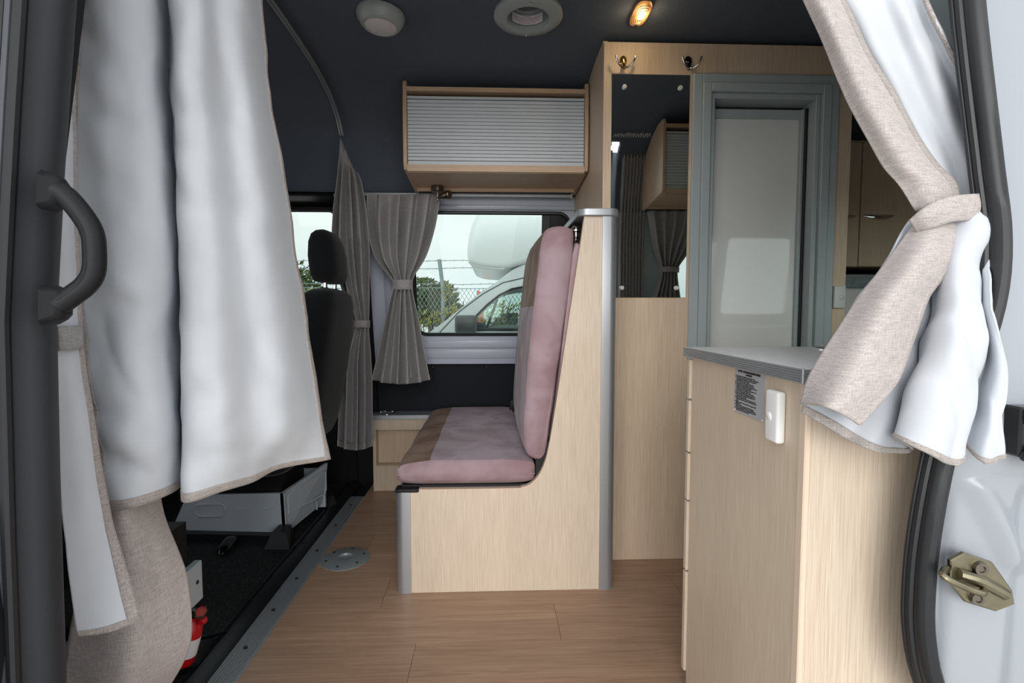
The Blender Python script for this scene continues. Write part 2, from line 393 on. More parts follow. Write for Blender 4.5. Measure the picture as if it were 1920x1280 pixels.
NETS = {
 'door_curtain_left': [
  [(-0.741,1.015,1.950), (-0.669,0.995,1.950), (-0.631,1.035,1.950), (-0.665,1.160,1.950), (-0.596,1.050,1.950), (-0.554,1.050,1.950), (-0.548,1.120,1.950), (-0.525,1.170,1.950), (-0.533,1.290,1.950)],
  [(-0.741,1.005,1.871), (-0.669,0.985,1.868), (-0.631,1.025,1.873), (-0.665,1.150,1.888), (-0.596,1.040,1.875), (-0.554,1.040,1.875), (-0.548,1.110,1.884), (-0.525,1.160,1.890), (-0.533,1.280,1.904)],
  [(-0.741,0.995,1.791), (-0.669,0.975,1.787), (-0.631,1.015,1.797), (-0.665,1.140,1.826), (-0.596,1.030,1.801), (-0.554,1.030,1.801), (-0.548,1.100,1.818), (-0.525,1.150,1.830), (-0.533,1.270,1.858)],
  [(-0.741,0.985,1.712), (-0.669,0.965,1.705), (-0.631,1.005,1.720), (-0.665,1.130,1.764), (-0.596,1.020,1.726), (-0.554,1.020,1.726), (-0.548,1.090,1.751), (-0.525,1.140,1.769), (-0.533,1.260,1.811)],
  [(-0.741,0.975,1.632), (-0.669,0.955,1.624), (-0.631,0.995,1.644), (-0.665,1.120,1.702), (-0.596,1.010,1.652), (-0.554,1.010,1.652), (-0.548,1.080,1.685), (-0.525,1.130,1.709), (-0.533,1.250,1.765)],
  [(-0.741,0.965,1.553), (-0.669,0.945,1.542), (-0.631,0.985,1.567), (-0.665,1.110,1.640), (-0.596,1.000,1.577), (-0.554,1.000,1.577), (-0.548,1.070,1.619), (-0.525,1.120,1.649), (-0.533,1.240,1.719)],
  [(-0.753,0.965,1.414), (-0.676,0.945,1.407), (-0.631,0.985,1.425), (-0.672,1.110,1.479), (-0.596,1.000,1.432), (-0.554,1.000,1.433), (-0.546,1.070,1.464), (-0.520,1.120,1.486), (-0.526,1.240,1.539)],
  [(-0.770,0.965,1.244), (-0.679,0.945,1.240), (-0.624,0.985,1.251), (-0.666,1.110,1.283), (-0.595,1.000,1.255), (-0.546,1.000,1.256), (-0.526,1.070,1.274), (-0.494,1.120,1.288), (-0.495,1.240,1.319)],
  [(-0.770,0.965,1.081), (-0.677,0.945,1.080), (-0.623,0.985,1.083), (-0.663,1.110,1.094), (-0.599,1.000,1.085), (-0.542,1.000,1.085), (-0.515,1.070,1.091), (-0.477,1.120,1.095), (-0.466,1.240,1.106)],
  [(-0.765,0.965,0.944), (-0.669,0.945,0.945), (-0.635,0.985,0.942), (-0.671,1.110,0.935), (-0.602,1.000,0.941), (-0.542,1.000,0.941), (-0.509,1.070,0.937), (-0.465,1.120,0.934), (-0.445,1.240,0.927)],
  [(-0.745,0.965,0.784), (-0.662,0.945,0.788), (-0.628,0.985,0.778), (-0.670,1.110,0.750), (-0.607,1.000,0.775), (-0.537,1.000,0.774), (-0.504,1.070,0.758), (-0.458,1.120,0.746), (-0.417,1.240,0.718)],
  [(-0.734,0.968,0.621), (-0.675,0.972,0.630), (-0.651,1.024,0.634), (-0.678,1.119,0.623), (-0.613,1.007,0.623), (-0.560,1.034,0.632), (-0.526,1.097,0.629), (-0.495,1.175,0.637), (-0.410,1.270,0.629)],
 ],
 'divider_lining': [
  [(-0.704,0.940,1.930), (-0.699,0.960,1.930), (-0.706,0.990,1.930)],
  [(-0.704,0.920,1.800), (-0.699,0.940,1.802), (-0.706,0.970,1.806)],
  [(-0.704,0.900,1.670), (-0.699,0.920,1.675), (-0.706,0.950,1.682)],
  [(-0.704,0.880,1.540), (-0.699,0.900,1.547), (-0.706,0.930,1.558)],
  [(-0.704,0.860,1.410), (-0.699,0.880,1.420), (-0.706,0.910,1.434)],
  [(-0.712,0.860,1.218), (-0.705,0.880,1.223), (-0.714,0.910,1.231)],
  [(-0.721,0.860,0.950), (-0.713,0.880,0.949), (-0.717,0.910,0.947)],
  [(-0.727,0.860,0.808), (-0.705,0.880,0.803), (-0.701,0.910,0.796)],
  [(-0.726,0.860,0.663), (-0.699,0.880,0.654), (-0.684,0.910,0.642)],
  [(-0.716,0.860,0.514), (-0.687,0.880,0.521), (-0.656,0.910,0.524)],
  [(-0.710,0.860,0.447), (-0.673,0.880,0.441), (-0.638,0.910,0.442)],
 ],
 'divider_panel': [
  [(-0.777,0.990,1.930), (-0.724,0.970,1.930), (-0.720,1.020,1.930), (-0.722,1.070,1.930)],
  [(-0.777,0.990,1.761), (-0.724,0.970,1.760), (-0.720,1.020,1.761), (-0.722,1.070,1.762)],
  [(-0.777,0.990,1.591), (-0.724,0.970,1.591), (-0.720,1.020,1.592), (-0.722,1.070,1.594)],
  [(-0.777,0.990,1.422), (-0.724,0.970,1.421), (-0.720,1.020,1.424), (-0.722,1.070,1.426)],
  [(-0.777,0.990,1.252), (-0.724,0.970,1.252), (-0.720,1.020,1.255), (-0.722,1.070,1.258)],
  [(-0.777,0.990,1.083), (-0.724,0.970,1.082), (-0.720,1.020,1.086), (-0.722,1.070,1.090)],
  [(-0.778,0.990,0.778), (-0.718,0.970,0.782), (-0.714,1.020,0.771), (-0.711,1.070,0.759)],
  [(-0.770,0.990,0.621), (-0.707,0.970,0.628), (-0.700,1.020,0.609), (-0.699,1.070,0.589)],
  [(-0.807,0.990,0.494), (-0.711,0.970,0.503), (-0.674,1.020,0.476), (-0.656,1.070,0.449)],
  [(-0.834,0.990,0.355), (-0.712,0.970,0.365), (-0.672,1.020,0.330), (-0.650,1.070,0.296)],
  [(-0.851,0.990,0.262), (-0.726,0.970,0.274), (-0.700,1.020,0.235), (-0.698,1.070,0.196)],
  [(-0.861,0.990,0.224), (-0.731,0.970,0.231), (-0.712,1.020,0.197), (-0.718,1.070,0.179)],
 ],
 'right_fold_upper': [
  [(0.360,0.970,1.950), (0.390,0.940,1.950), (0.420,0.970,1.950)],
  [(0.378,0.946,1.883), (0.405,0.916,1.881), (0.438,0.946,1.883)],
  [(0.395,0.921,1.816), (0.420,0.891,1.811), (0.456,0.921,1.817)],
  [(0.413,0.897,1.749), (0.435,0.867,1.742), (0.474,0.897,1.750)],
  [(0.431,0.873,1.683), (0.451,0.843,1.673), (0.493,0.873,1.683)],
  [(0.449,0.849,1.616), (0.466,0.819,1.604), (0.511,0.849,1.616)],
  [(0.466,0.824,1.549), (0.481,0.794,1.534), (0.529,0.824,1.550)],
  [(0.484,0.800,1.482), (0.496,0.770,1.465), (0.547,0.800,1.483)],
  [(0.518,0.790,1.398), (0.529,0.760,1.383), (0.582,0.790,1.399)],
  [(0.548,0.780,1.314), (0.565,0.750,1.302), (0.630,0.780,1.315)],
  [(0.592,0.770,1.231), (0.614,0.745,1.224), (0.677,0.770,1.232)],
  [(0.619,0.765,1.194), (0.647,0.745,1.189), (0.708,0.765,1.194)],
  [(0.643,0.760,1.153), (0.663,0.745,1.150), (0.709,0.755,1.152)],
 ],
 'right_fold_lower': [
  [(0.643,0.760,1.133), (0.663,0.745,1.134), (0.710,0.755,1.140)],
  [(0.594,0.750,1.075), (0.601,0.700,1.070), (0.689,0.740,1.074)],
  [(0.540,0.735,1.018), (0.548,0.680,1.017), (0.635,0.720,1.018)],
  [(0.492,0.720,0.958), (0.511,0.665,0.961), (0.598,0.700,0.959)],
  [(0.457,0.710,0.910), (0.476,0.650,0.914), (0.561,0.680,0.902)],
  [(0.441,0.705,0.867), (0.439,0.640,0.873), (0.495,0.660,0.846)],
 ],
 'right_lining_upper': [
  [(0.430,0.990,1.950), (0.470,0.965,1.950), (0.510,0.970,1.950), (0.560,0.955,1.950), (0.610,0.970,1.950), (0.660,0.950,1.950)],
  [(0.446,0.966,1.885), (0.483,0.941,1.883), (0.524,0.946,1.884), (0.570,0.931,1.882), (0.617,0.946,1.884), (0.660,0.926,1.882)],
  [(0.462,0.941,1.820), (0.497,0.916,1.816), (0.537,0.921,1.817), (0.579,0.906,1.815), (0.624,0.921,1.817), (0.661,0.901,1.814)],
  [(0.478,0.917,1.755), (0.510,0.892,1.749), (0.551,0.897,1.751), (0.589,0.882,1.747), (0.631,0.897,1.751), (0.661,0.877,1.746)],
  [(0.493,0.893,1.690), (0.523,0.868,1.682), (0.564,0.873,1.684), (0.598,0.858,1.679), (0.639,0.873,1.685), (0.662,0.853,1.678)],
  [(0.509,0.869,1.625), (0.536,0.844,1.615), (0.578,0.849,1.618), (0.608,0.834,1.611), (0.646,0.849,1.619), (0.662,0.829,1.610)],
  [(0.525,0.844,1.560), (0.550,0.819,1.548), (0.591,0.824,1.551), (0.617,0.809,1.544), (0.653,0.824,1.552), (0.663,0.804,1.542)],
  [(0.541,0.820,1.495), (0.563,0.795,1.481), (0.605,0.800,1.485), (0.627,0.785,1.476), (0.660,0.800,1.486), (0.663,0.780,1.474)],
  [(0.579,0.820,1.430), (0.595,0.795,1.417), (0.638,0.800,1.421), (0.657,0.785,1.414), (0.694,0.800,1.422), (0.698,0.780,1.412)],
  [(0.616,0.820,1.372), (0.628,0.795,1.361), (0.666,0.800,1.364), (0.688,0.785,1.358), (0.727,0.800,1.365), (0.735,0.780,1.357)],
  [(0.655,0.820,1.314), (0.659,0.795,1.305), (0.695,0.800,1.307), (0.715,0.785,1.302), (0.759,0.800,1.308), (0.768,0.780,1.301)],
  [(0.685,0.800,1.241), (0.685,0.780,1.235), (0.722,0.790,1.238), (0.736,0.775,1.234), (0.768,0.785,1.237), (0.782,0.775,1.234)],
  [(0.693,0.780,1.165), (0.706,0.770,1.163), (0.729,0.775,1.164), (0.740,0.765,1.162), (0.764,0.770,1.164), (0.779,0.765,1.163)],
 ],
 'right_lining_lower': [
  [(0.648,0.765,1.143), (0.677,0.765,1.146), (0.693,0.760,1.149), (0.704,0.765,1.150), (0.709,0.755,1.150), (0.723,0.750,1.150), (0.742,0.752,1.151), (0.751,0.755,1.152), (0.758,0.753,1.152), (0.766,0.753,1.152)],
  [(0.595,0.750,1.073), (0.639,0.760,1.060), (0.664,0.745,1.019), (0.679,0.755,1.019), (0.660,0.720,1.033), (0.656,0.690,1.028), (0.697,0.700,1.029), (0.720,0.720,1.026), (0.708,0.700,1.017), (0.706,0.690,1.017)],
  [(0.546,0.740,1.017), (0.600,0.750,0.994), (0.621,0.720,0.940), (0.657,0.750,0.937), (0.610,0.690,0.950), (0.612,0.650,0.953), (0.665,0.665,0.951), (0.705,0.700,0.945), (0.690,0.670,0.936), (0.694,0.660,0.930)],
  [(0.499,0.725,0.955), (0.565,0.740,0.938), (0.586,0.700,0.880), (0.648,0.750,0.867), (0.576,0.670,0.889), (0.584,0.630,0.885), (0.640,0.645,0.882), (0.688,0.690,0.872), (0.674,0.650,0.866), (0.688,0.645,0.860)],
  [(0.463,0.715,0.908), (0.536,0.730,0.883), (0.567,0.690,0.844), (0.642,0.745,0.823), (0.557,0.660,0.854), (0.566,0.620,0.852), (0.623,0.635,0.841), (0.669,0.680,0.838), (0.660,0.640,0.832), (0.687,0.640,0.832)],
  [(0.447,0.710,0.854), (0.509,0.720,0.817), (0.544,0.685,0.801), (0.641,0.740,0.786), (0.545,0.655,0.828), (0.549,0.615,0.821), (0.604,0.630,0.798), (0.656,0.675,0.813), (0.645,0.635,0.800), (0.690,0.640,0.802)],
 ],
 'right_tie': [
  [(0.622,0.745,1.135), (0.635,0.730,1.153), (0.679,0.733,1.169), (0.764,0.748,1.177)],
  [(0.625,0.742,1.128), (0.636,0.726,1.138), (0.677,0.730,1.151), (0.762,0.745,1.158)],
  [(0.636,0.748,1.118), (0.648,0.734,1.123), (0.684,0.736,1.133), (0.767,0.748,1.139)],
 ],
 'window_curtain_upper': [
  [(-0.616,2.539,1.570), (-0.574,2.571,1.577), (-0.554,2.539,1.570), (-0.506,2.571,1.578), (-0.456,2.539,1.571), (-0.453,2.571,1.578), (-0.393,2.539,1.572), (-0.374,2.571,1.579), (-0.315,2.539,1.572), (-0.302,2.571,1.580), (-0.253,2.539,1.573)],
  [(-0.615,2.534,1.528), (-0.580,2.586,1.539), (-0.556,2.534,1.528), (-0.513,2.586,1.539), (-0.461,2.534,1.529), (-0.461,2.586,1.540), (-0.399,2.534,1.529), (-0.384,2.586,1.540), (-0.323,2.534,1.530), (-0.313,2.586,1.541), (-0.263,2.534,1.530)],
  [(-0.609,2.520,1.397), (-0.588,2.620,1.413), (-0.554,2.520,1.397), (-0.526,2.620,1.413), (-0.467,2.520,1.398), (-0.477,2.620,1.413), (-0.411,2.520,1.398), (-0.405,2.620,1.414), (-0.341,2.520,1.398), (-0.339,2.620,1.414), (-0.286,2.520,1.399)],
  [(-0.587,2.551,1.271), (-0.568,2.619,1.279), (-0.544,2.551,1.271), (-0.520,2.619,1.279), (-0.476,2.551,1.272), (-0.482,2.619,1.279), (-0.431,2.551,1.272), (-0.425,2.619,1.279), (-0.376,2.551,1.272), (-0.374,2.619,1.279), (-0.333,2.551,1.272)],
  [(-0.525,2.572,1.181), (-0.518,2.628,1.185), (-0.502,2.572,1.181), (-0.493,2.628,1.185), (-0.467,2.572,1.181), (-0.473,2.628,1.185), (-0.443,2.572,1.181), (-0.444,2.628,1.185), (-0.415,2.572,1.181), (-0.418,2.628,1.185), (-0.392,2.572,1.182)],
  [(-0.498,2.582,1.142), (-0.493,2.618,1.144), (-0.483,2.582,1.142), (-0.477,2.618,1.144), (-0.460,2.582,1.142), (-0.464,2.618,1.144), (-0.444,2.582,1.142), (-0.445,2.618,1.144), (-0.425,2.582,1.142), (-0.427,2.618,1.144), (-0.410,2.582,1.142)],
 ],
 'window_curtain_lower': [
  [(-0.498,2.582,1.142), (-0.493,2.618,1.144), (-0.483,2.582,1.142), (-0.477,2.618,1.144), (-0.460,2.582,1.142), (-0.464,2.618,1.144), (-0.444,2.582,1.142), (-0.445,2.618,1.144), (-0.425,2.582,1.142), (-0.427,2.618,1.144), (-0.410,2.582,1.142)],
  [(-0.509,2.577,1.094), (-0.505,2.633,1.096), (-0.491,2.577,1.094), (-0.486,2.633,1.096), (-0.463,2.577,1.094), (-0.470,2.633,1.096), (-0.445,2.577,1.094), (-0.447,2.633,1.096), (-0.422,2.577,1.094), (-0.427,2.633,1.096), (-0.405,2.577,1.094)],
  [(-0.546,2.582,0.954), (-0.539,2.658,0.953), (-0.518,2.582,0.954), (-0.507,2.658,0.953), (-0.472,2.582,0.954), (-0.482,2.658,0.953), (-0.443,2.582,0.954), (-0.444,2.658,0.953), (-0.406,2.582,0.954), (-0.410,2.658,0.953), (-0.378,2.582,0.954)],
  [(-0.585,2.590,0.792), (-0.573,2.680,0.784), (-0.546,2.590,0.792), (-0.528,2.680,0.784), (-0.482,2.590,0.791), (-0.493,2.680,0.784), (-0.441,2.590,0.791), (-0.441,2.680,0.784), (-0.391,2.590,0.791), (-0.393,2.680,0.784), (-0.351,2.590,0.791)],
  [(-0.621,2.595,0.649), (-0.604,2.695,0.629), (-0.571,2.595,0.636), (-0.547,2.695,0.617), (-0.492,2.595,0.628), (-0.503,2.695,0.612), (-0.440,2.595,0.628), (-0.437,2.695,0.616), (-0.376,2.595,0.635), (-0.377,2.695,0.627), (-0.326,2.595,0.648)],
 ],
 'window_tie': [
  [(-0.509,2.600,1.159), (-0.472,2.570,1.157), (-0.429,2.570,1.157), (-0.408,2.600,1.159)],
  [(-0.509,2.605,1.108), (-0.473,2.575,1.107), (-0.431,2.575,1.107), (-0.412,2.605,1.108)],
 ],
 'cab_curtain_upper': [
  [(-0.731,2.512,1.830), (-0.715,2.488,1.802), (-0.712,2.512,1.787), (-0.696,2.488,1.755), (-0.695,2.512,1.740), (-0.681,2.488,1.713), (-0.681,2.512,1.705), (-0.669,2.488,1.685), (-0.668,2.512,1.680)],
  [(-0.742,2.484,1.629), (-0.739,2.536,1.642), (-0.719,2.484,1.629), (-0.713,2.536,1.642), (-0.681,2.484,1.629), (-0.692,2.536,1.643), (-0.657,2.484,1.630), (-0.662,2.536,1.643), (-0.632,2.484,1.630)],
  [(-0.769,2.496,1.468), (-0.762,2.564,1.481), (-0.735,2.496,1.468), (-0.724,2.564,1.481), (-0.680,2.496,1.469), (-0.693,2.564,1.481), (-0.645,2.496,1.469), (-0.649,2.564,1.482), (-0.607,2.496,1.469)],
  [(-0.779,2.514,1.292), (-0.770,2.586,1.301), (-0.741,2.514,1.292), (-0.728,2.586,1.301), (-0.681,2.514,1.293), (-0.695,2.586,1.301), (-0.643,2.514,1.293), (-0.646,2.586,1.301), (-0.602,2.514,1.293)],
  [(-0.749,2.540,1.113), (-0.743,2.600,1.116), (-0.720,2.540,1.113), (-0.711,2.600,1.116), (-0.674,2.540,1.113), (-0.686,2.600,1.116), (-0.645,2.540,1.113), (-0.649,2.600,1.116), (-0.613,2.540,1.113)],
  [(-0.718,2.560,0.995), (-0.712,2.600,0.995), (-0.697,2.560,0.995), (-0.689,2.600,0.995), (-0.664,2.560,0.995), (-0.671,2.600,0.995), (-0.643,2.560,0.995), (-0.645,2.600,0.995), (-0.620,2.560,0.995)],
  [(-0.696,2.564,0.936), (-0.693,2.596,0.935), (-0.681,2.564,0.936), (-0.676,2.596,0.935), (-0.657,2.564,0.936), (-0.663,2.596,0.935), (-0.641,2.564,0.936), (-0.643,2.596,0.935), (-0.625,2.564,0.936)],
 ],
 'cab_curtain_lower': [
  [(-0.696,2.564,0.936), (-0.693,2.596,0.935), (-0.681,2.564,0.936), (-0.676,2.596,0.935), (-0.657,2.564,0.936), (-0.663,2.596,0.935), (-0.641,2.564,0.936), (-0.643,2.596,0.935), (-0.625,2.564,0.936)],
  [(-0.719,2.558,0.875), (-0.715,2.602,0.873), (-0.699,2.558,0.875), (-0.692,2.602,0.873), (-0.666,2.558,0.875), (-0.674,2.602,0.873), (-0.644,2.558,0.875), (-0.647,2.602,0.873), (-0.622,2.558,0.875)],
  [(-0.754,2.533,0.744), (-0.754,2.617,0.735), (-0.723,2.533,0.744), (-0.719,2.617,0.735), (-0.674,2.533,0.743), (-0.691,2.617,0.735), (-0.641,2.533,0.743), (-0.650,2.617,0.735), (-0.607,2.533,0.743)],
  [(-0.764,2.520,0.559), (-0.766,2.620,0.542), (-0.730,2.520,0.559), (-0.727,2.620,0.541), (-0.675,2.520,0.559), (-0.697,2.620,0.541), (-0.640,2.520,0.558), (-0.651,2.620,0.541), (-0.602,2.520,0.558)],
  [(-0.775,2.515,0.330), (-0.777,2.615,0.294), (-0.740,2.515,0.314), (-0.736,2.615,0.282), (-0.682,2.515,0.307), (-0.704,2.615,0.282), (-0.645,2.515,0.313), (-0.656,2.615,0.293), (-0.605,2.515,0.328)],
 ],
 'cab_tie': [
  [(-0.710,2.585,0.954), (-0.682,2.550,0.955), (-0.640,2.550,0.955), (-0.624,2.585,0.954)],
  [(-0.714,2.588,0.917), (-0.686,2.553,0.918), (-0.641,2.553,0.918), (-0.626,2.588,0.916)],
 ],
}


# ------------------------------------------------------------------ the van shell
def rrect(x0, x1, z0, z1, r, n=6):
    P = []
    for cx, cz, a in ((x1-r, z0+r, -PI/2), (x1-r, z1-r, 0), (x0+r, z1-r, PI/2), (x0+r, z0+r, PI)):
        for k in range(n+1): P.append((cx+r*math.cos(a+PI/2*k/n), cz+r*math.sin(a+PI/2*k/n)))
    return P
def yfar(z): return 2.80-(z-.87)*.203          # leaning metal side panel, far side
def ynear(z): return 3.55-yfar(z)
def shear(mb, f):
    for v in mb.bm.verts: v.co.y += f(v.co.z)
    return mb
def rect(x0, x1, z0, z1): return [(x0, z0), (x1, z0), (x1, z1), (x0, z1)]

# wooden floor: base sheet and planks
fl = struct('floor', MB().box(-.70, 2.6, .60, 2.97, -.05, -.003), 'joint', label='brown wood-look vinyl plank floor of the living area')
rowsY = [.72+.19*k for k in range(-1, 12)]
joints = {1.29: [-.235, .985], 1.48: [.205, 1.42], 1.67: [-.385, .66, 1.9], 1.86: [-.02, 1.2], 2.05: [-.535, .7, 1.9], 2.24: [.25, 1.5], 2.43: [-.2, 1.02], 2.62: [.4, 1.6], 2.81: [-.3, .9]}
for i, y in enumerate(rowsY):
    y0 = max(.60, y); y1 = min(2.97, y+.19)
    js = [-.70]+[v for k, vv in joints.items() if abs(k-y) < .02 for v in vv]
    if len(js) == 1: js += [.1+.37*(i % 3), 1.3+.2*(i % 2)]
    js.append(2.6)
    for a, b2 in zip(js, js[1:]):
        struct('plank', MB().box(a+.0006, b2-.0006, y0+.0006, y1-.0006, -.003, 0.0), 'floor_vinyl', fl)
fc = struct('floor_cab', MB().box(-2.1, -.70, .70, 2.99, -.06, -.02), 'cab_mat', label='speckled black rubber mat floor of the driver cab')
struct('mat_lip', MB().prism([(-.86, -.02), (-.775, -.02), (-.775, -.004), (-.80, .004), (-.83, .002)], 'Y', .72, 2.93), 'rubber', fc)
struct('mat_ridge', MB().tube([(-.86, .72, -.016), (-.86, 2.9, -.016)], .008, 6), 'rubber', fc)
struct('mat_ridge', MB().tube([(-1.9, 1.56, -.018), (-.9, 1.56, -.018), (-.83, 1.555, .004)], .005, 6), 'rubber', fc)
struct('mat_ridge', MB().tube([(-.95, 2.17, -.018), (-.86, 2.17, -.018), (-.82, 2.16, .004)], .006, 6), 'rubber', fc)

tr = struct('trim_1', MB().box(-.772, -.695, .66, 2.70, -.004, .004, .002, 1), 'alu_strip', label='ribbed aluminium threshold strip between floor and cab')
rb = MB()
for k in range(9): rb.box(-.768+k*.0082, -.764+k*.0082, .66, 2.70, .003, .0062)
struct('ribs', rb, 'alu_strip', tr)
sc0 = None
for y in (1.27, 1.47, 1.66, 1.86, 2.08, 2.33, 2.58):
    if sc0 is None: sc0 = struct('screw', MB().cyl((-.735, y, .004), (-.735, y, .0085), .006, 10), 'ink_black', tr); y00 = y
    else: dup(sc0, (0, y-y00, 0), tr)

# ceiling headliner: one curved sheet
prof = [(2.655, 1.585), (2.635, 1.70), (2.59, 1.86), (2.50, 1.94), (2.36, 2.0), (2.12, 2.035), (1.775, 2.045), (1.43, 2.035), (1.19, 2.0), (1.05, 1.945)]
ps = spline([(0, a, b2) for a, b2 in prof], 41)
inn = [(p.y, p.z) for p in ps]
outl = [(1.775+(a-1.775)*1.035, b2+.045) for a, b2 in inn]
cl_ = struct('ceiling', MB().prism(inn+outl[::-1], 'X', -2.1, 2.6), 'headliner', label='dark navy carpeted ceiling curving down into the far wall')

# round opening for the roof vent
ctm = MB().cyl((.125, 1.848, 1.9), (.125, 1.848, 2.3), .0715, 44); bmesh.ops.recalc_face_normals(ctm.bm, faces=ctm.bm.faces[:])
cme = bpy.data.meshes.new('cut'); ctm.bm.to_mesh(cme); ctm.bm.free()
cob = bpy.data.objects.new('cut', cme); COL.objects.link(cob)
md = cl_.modifiers.new('hole', 'BOOLEAN'); md.operation = 'DIFFERENCE'; md.object = cob; md.solver = 'EXACT'
dg = bpy.context.evaluated_depsgraph_get(); nm_ = bpy.data.meshes.new_from_object(cl_.evaluated_get(dg))
cl_.modifiers.clear(); cl_.data = nm_; bpy.data.objects.remove(cob)
nm_.shade_smooth(); nm_.set_sharp_from_angle(angle=math.radians(30))

# far wall
wb = sroot('wall_back', (0, 2.8, 0), 'far side wall with grey painted metal around the window')
struct('metal_panel', shear(MB().plate(rect(-.66, .425, .705, 1.59), [rrect(-.42, .40, .872, 1.508, .06)], 'Y', 0, .03), yfar), 'painted_metal', wb)
struct('pressed_rib', shear(MB().box(-.60, .425, -.012, .006, .795, .838, .006, 2), yfar), 'painted_metal', wb)
struct('pressed_rib', shear(MB().box(-.60, .425, -.006, .006, .735, .785, .006, 2), yfar), 'painted_metal', wb)
struct('pressed_rib', shear(MB().box(-.60, .425, -.014, .006, 1.522, 1.545, .005, 2), yfar), 'painted_metal', wb)
struct('pressed_rib', shear(MB().box(-.58, -.455, -.010, .006, .90, 1.5, .02, 3), yfar), 'painted_metal', wb)
lp = struct('lower_panel', MB().hexa([(-.68, 2.862, .704), (.425, 2.862, .704), (.425, 2.99, .704), (-.68, 2.99, .704), (-.68, 2.955, -.05), (.425, 2.955, -.05), (.425, 2.99, -.05), (-.68, 2.99, -.05)]), 'black_liner', wb)
st = None
for x in (-.34, -.04, .25):
    if st is None: st = obj('stud', MB().lathe([(0, .006), (.007, .005), (.010, 0)], (x, 2.861, .686), (0, -1, .1), 12), 'black_plastic', lp); x00 = x
    else: dup(st, (x-x00, 0, 0), lp)
dup(st, (-.19, .04, -.24), lp)
struct('black_band', shear(MB().box(-.66, .425, -.02, .01, 1.588, 1.602), yfar), 'gloss_black', wb)
struct('rear_liner', shear(MB().box(.425, 2.6, 0, .03, 0, 1.6), yfar), 'black_liner', wb)
struct('cab_pillar', shear(MB().box(-.80, -.655, -.02, .04, -.06, 1.6, .01, 1), yfar), 'black_plastic', wb)
struct('cab_door_liner', shear(MB().plate(rect(-2.1, -.79, -.06, 1.6), [rrect(-1.75, -.80, .95, 1.515, .05)], 'Y', 0, .05), yfar), 'black_plastic', wb)
struct('cab_door_top', shear(MB().box(-2.1, -.79, -.035, .01, 1.53, 1.60, .012, 3), yfar), 'gloss_black', wb)
struct('cab_window_seal', MB().tube([(x, yfar(z)-.004, z) for x, z in rrect(-1.75, -.80, .95, 1.515, .05)], .008, 8, closed=True), 'rubber', wb)

w1 = sroot('window_1', (0, 2.8, .87), 'wide window in the far wall beside the bench')
struct('glass_pane', shear(MB().box(-.42, .40, .016, .021, .872, 1.508), yfar), 'window_glass', w1)
struct('rubber_seal', MB().tube([(x, yfar(z)-.002, z) for x, z in rrect(-.42, .40, .872, 1.508, .06)], .010, 8, closed=True), 'rubber', w1)
struct('black_glass_band', shear(MB().box(.262, .40, .008, .014, .872, 1.508), yfar), 'gloss_black', w1)
struct('divider_bar', shear(MB().box(.256, .300, .002, .014, .872, 1.508, .003, 1), yfar), 'rubber', w1)
w2 = sroot('window_2', (-1.3, 2.8, .95), 'driver cab side window above the black door')
struct('glass_pane', shear(MB().box(-1.75, -.80, .016, .021, .95, 1.515), yfar), 'cab_glass', w2)

# near wall: behind the kitchen, with windows and the pieces around the sliding door opening
wn = sroot('wall_near', (1.5, .75, 0), 'near side wall behind the kitchen')
def sn(mb): return shear(mb, ynear)
struct('kitchen_wall', sn(MB().plate([(.98, 0), (2.6, 0), (2.6, 1.6), (.72, 1.6), (.72, .92), (.98, .92)], [rrect(1.04, 1.43, .98, 1.47, .04), rrect(1.50, 1.95, .98, 1.47, .04)], 'Y', -.03, 0)), 'frame_grey', wn)
struct('outer_skin', sn(MB().plate(rect(.97, 2.6, .0, 1.62), [rrect(1.04, 1.43, .98, 1.47, .04), rrect(1.50, 1.95, .98, 1.47, .04)], 'Y', -.06, -.035)), 'white_body', wn)
struct('header', MB().prism([(.905, 1.585), (.93, 1.75), (.965, 1.87), (1.05, 1.945), (1.03, 1.99), (.93, 1.90), (.87, 1.60)], 'X', .72, 2.6), 'headliner', wn)
struct('header', MB().prism([(.905, 1.585), (.93, 1.75), (.965, 1.87), (1.05, 1.945), (1.03, 1.99), (.93, 1.90), (.87, 1.60)], 'X', -2.1, -.62), 'headliner', wn)
struct('cab_door', sn(MB().plate(rect(-2.1, -.66, 0, 1.6), [rrect(-1.75, -.86, .95, 1.5, .05)], 'Y', -.05, 0)), 'black_plastic', wn)
struct('opening_header', MB().box(-.66, .74, 1.03, 1.075, 1.95, 1.985, .008, 2), 'headliner', wn)
w3 = sroot('window_3', (1.5, .8, .98), 'twin window behind the kitchen')
struct('glass_pane', sn(MB().box(1.04, 1.43, -.02, -.015, .98, 1.47)), 'window_glass', w3)
struct('glass_pane', sn(MB().box(1.50, 1.95, -.02, -.015, .98, 1.47)), 'window_glass', w3)
wl = sroot('wall_left', (-2.1, 1.8, 0), 'front end of the cab below the windscreen')
struct('dash_wall', MB().plate(rect(.62, 2.97, -.06, 2.06), [rrect(.95, 2.6, 1.0, 1.62, .08)], 'X', -2.15, -2.1), 'black_plastic', wl)
struct('wall_right', MB().box(2.6, 2.65, .62, 2.97, -.05, 2.09), 'oak_dark', label='wooden rear end wall')

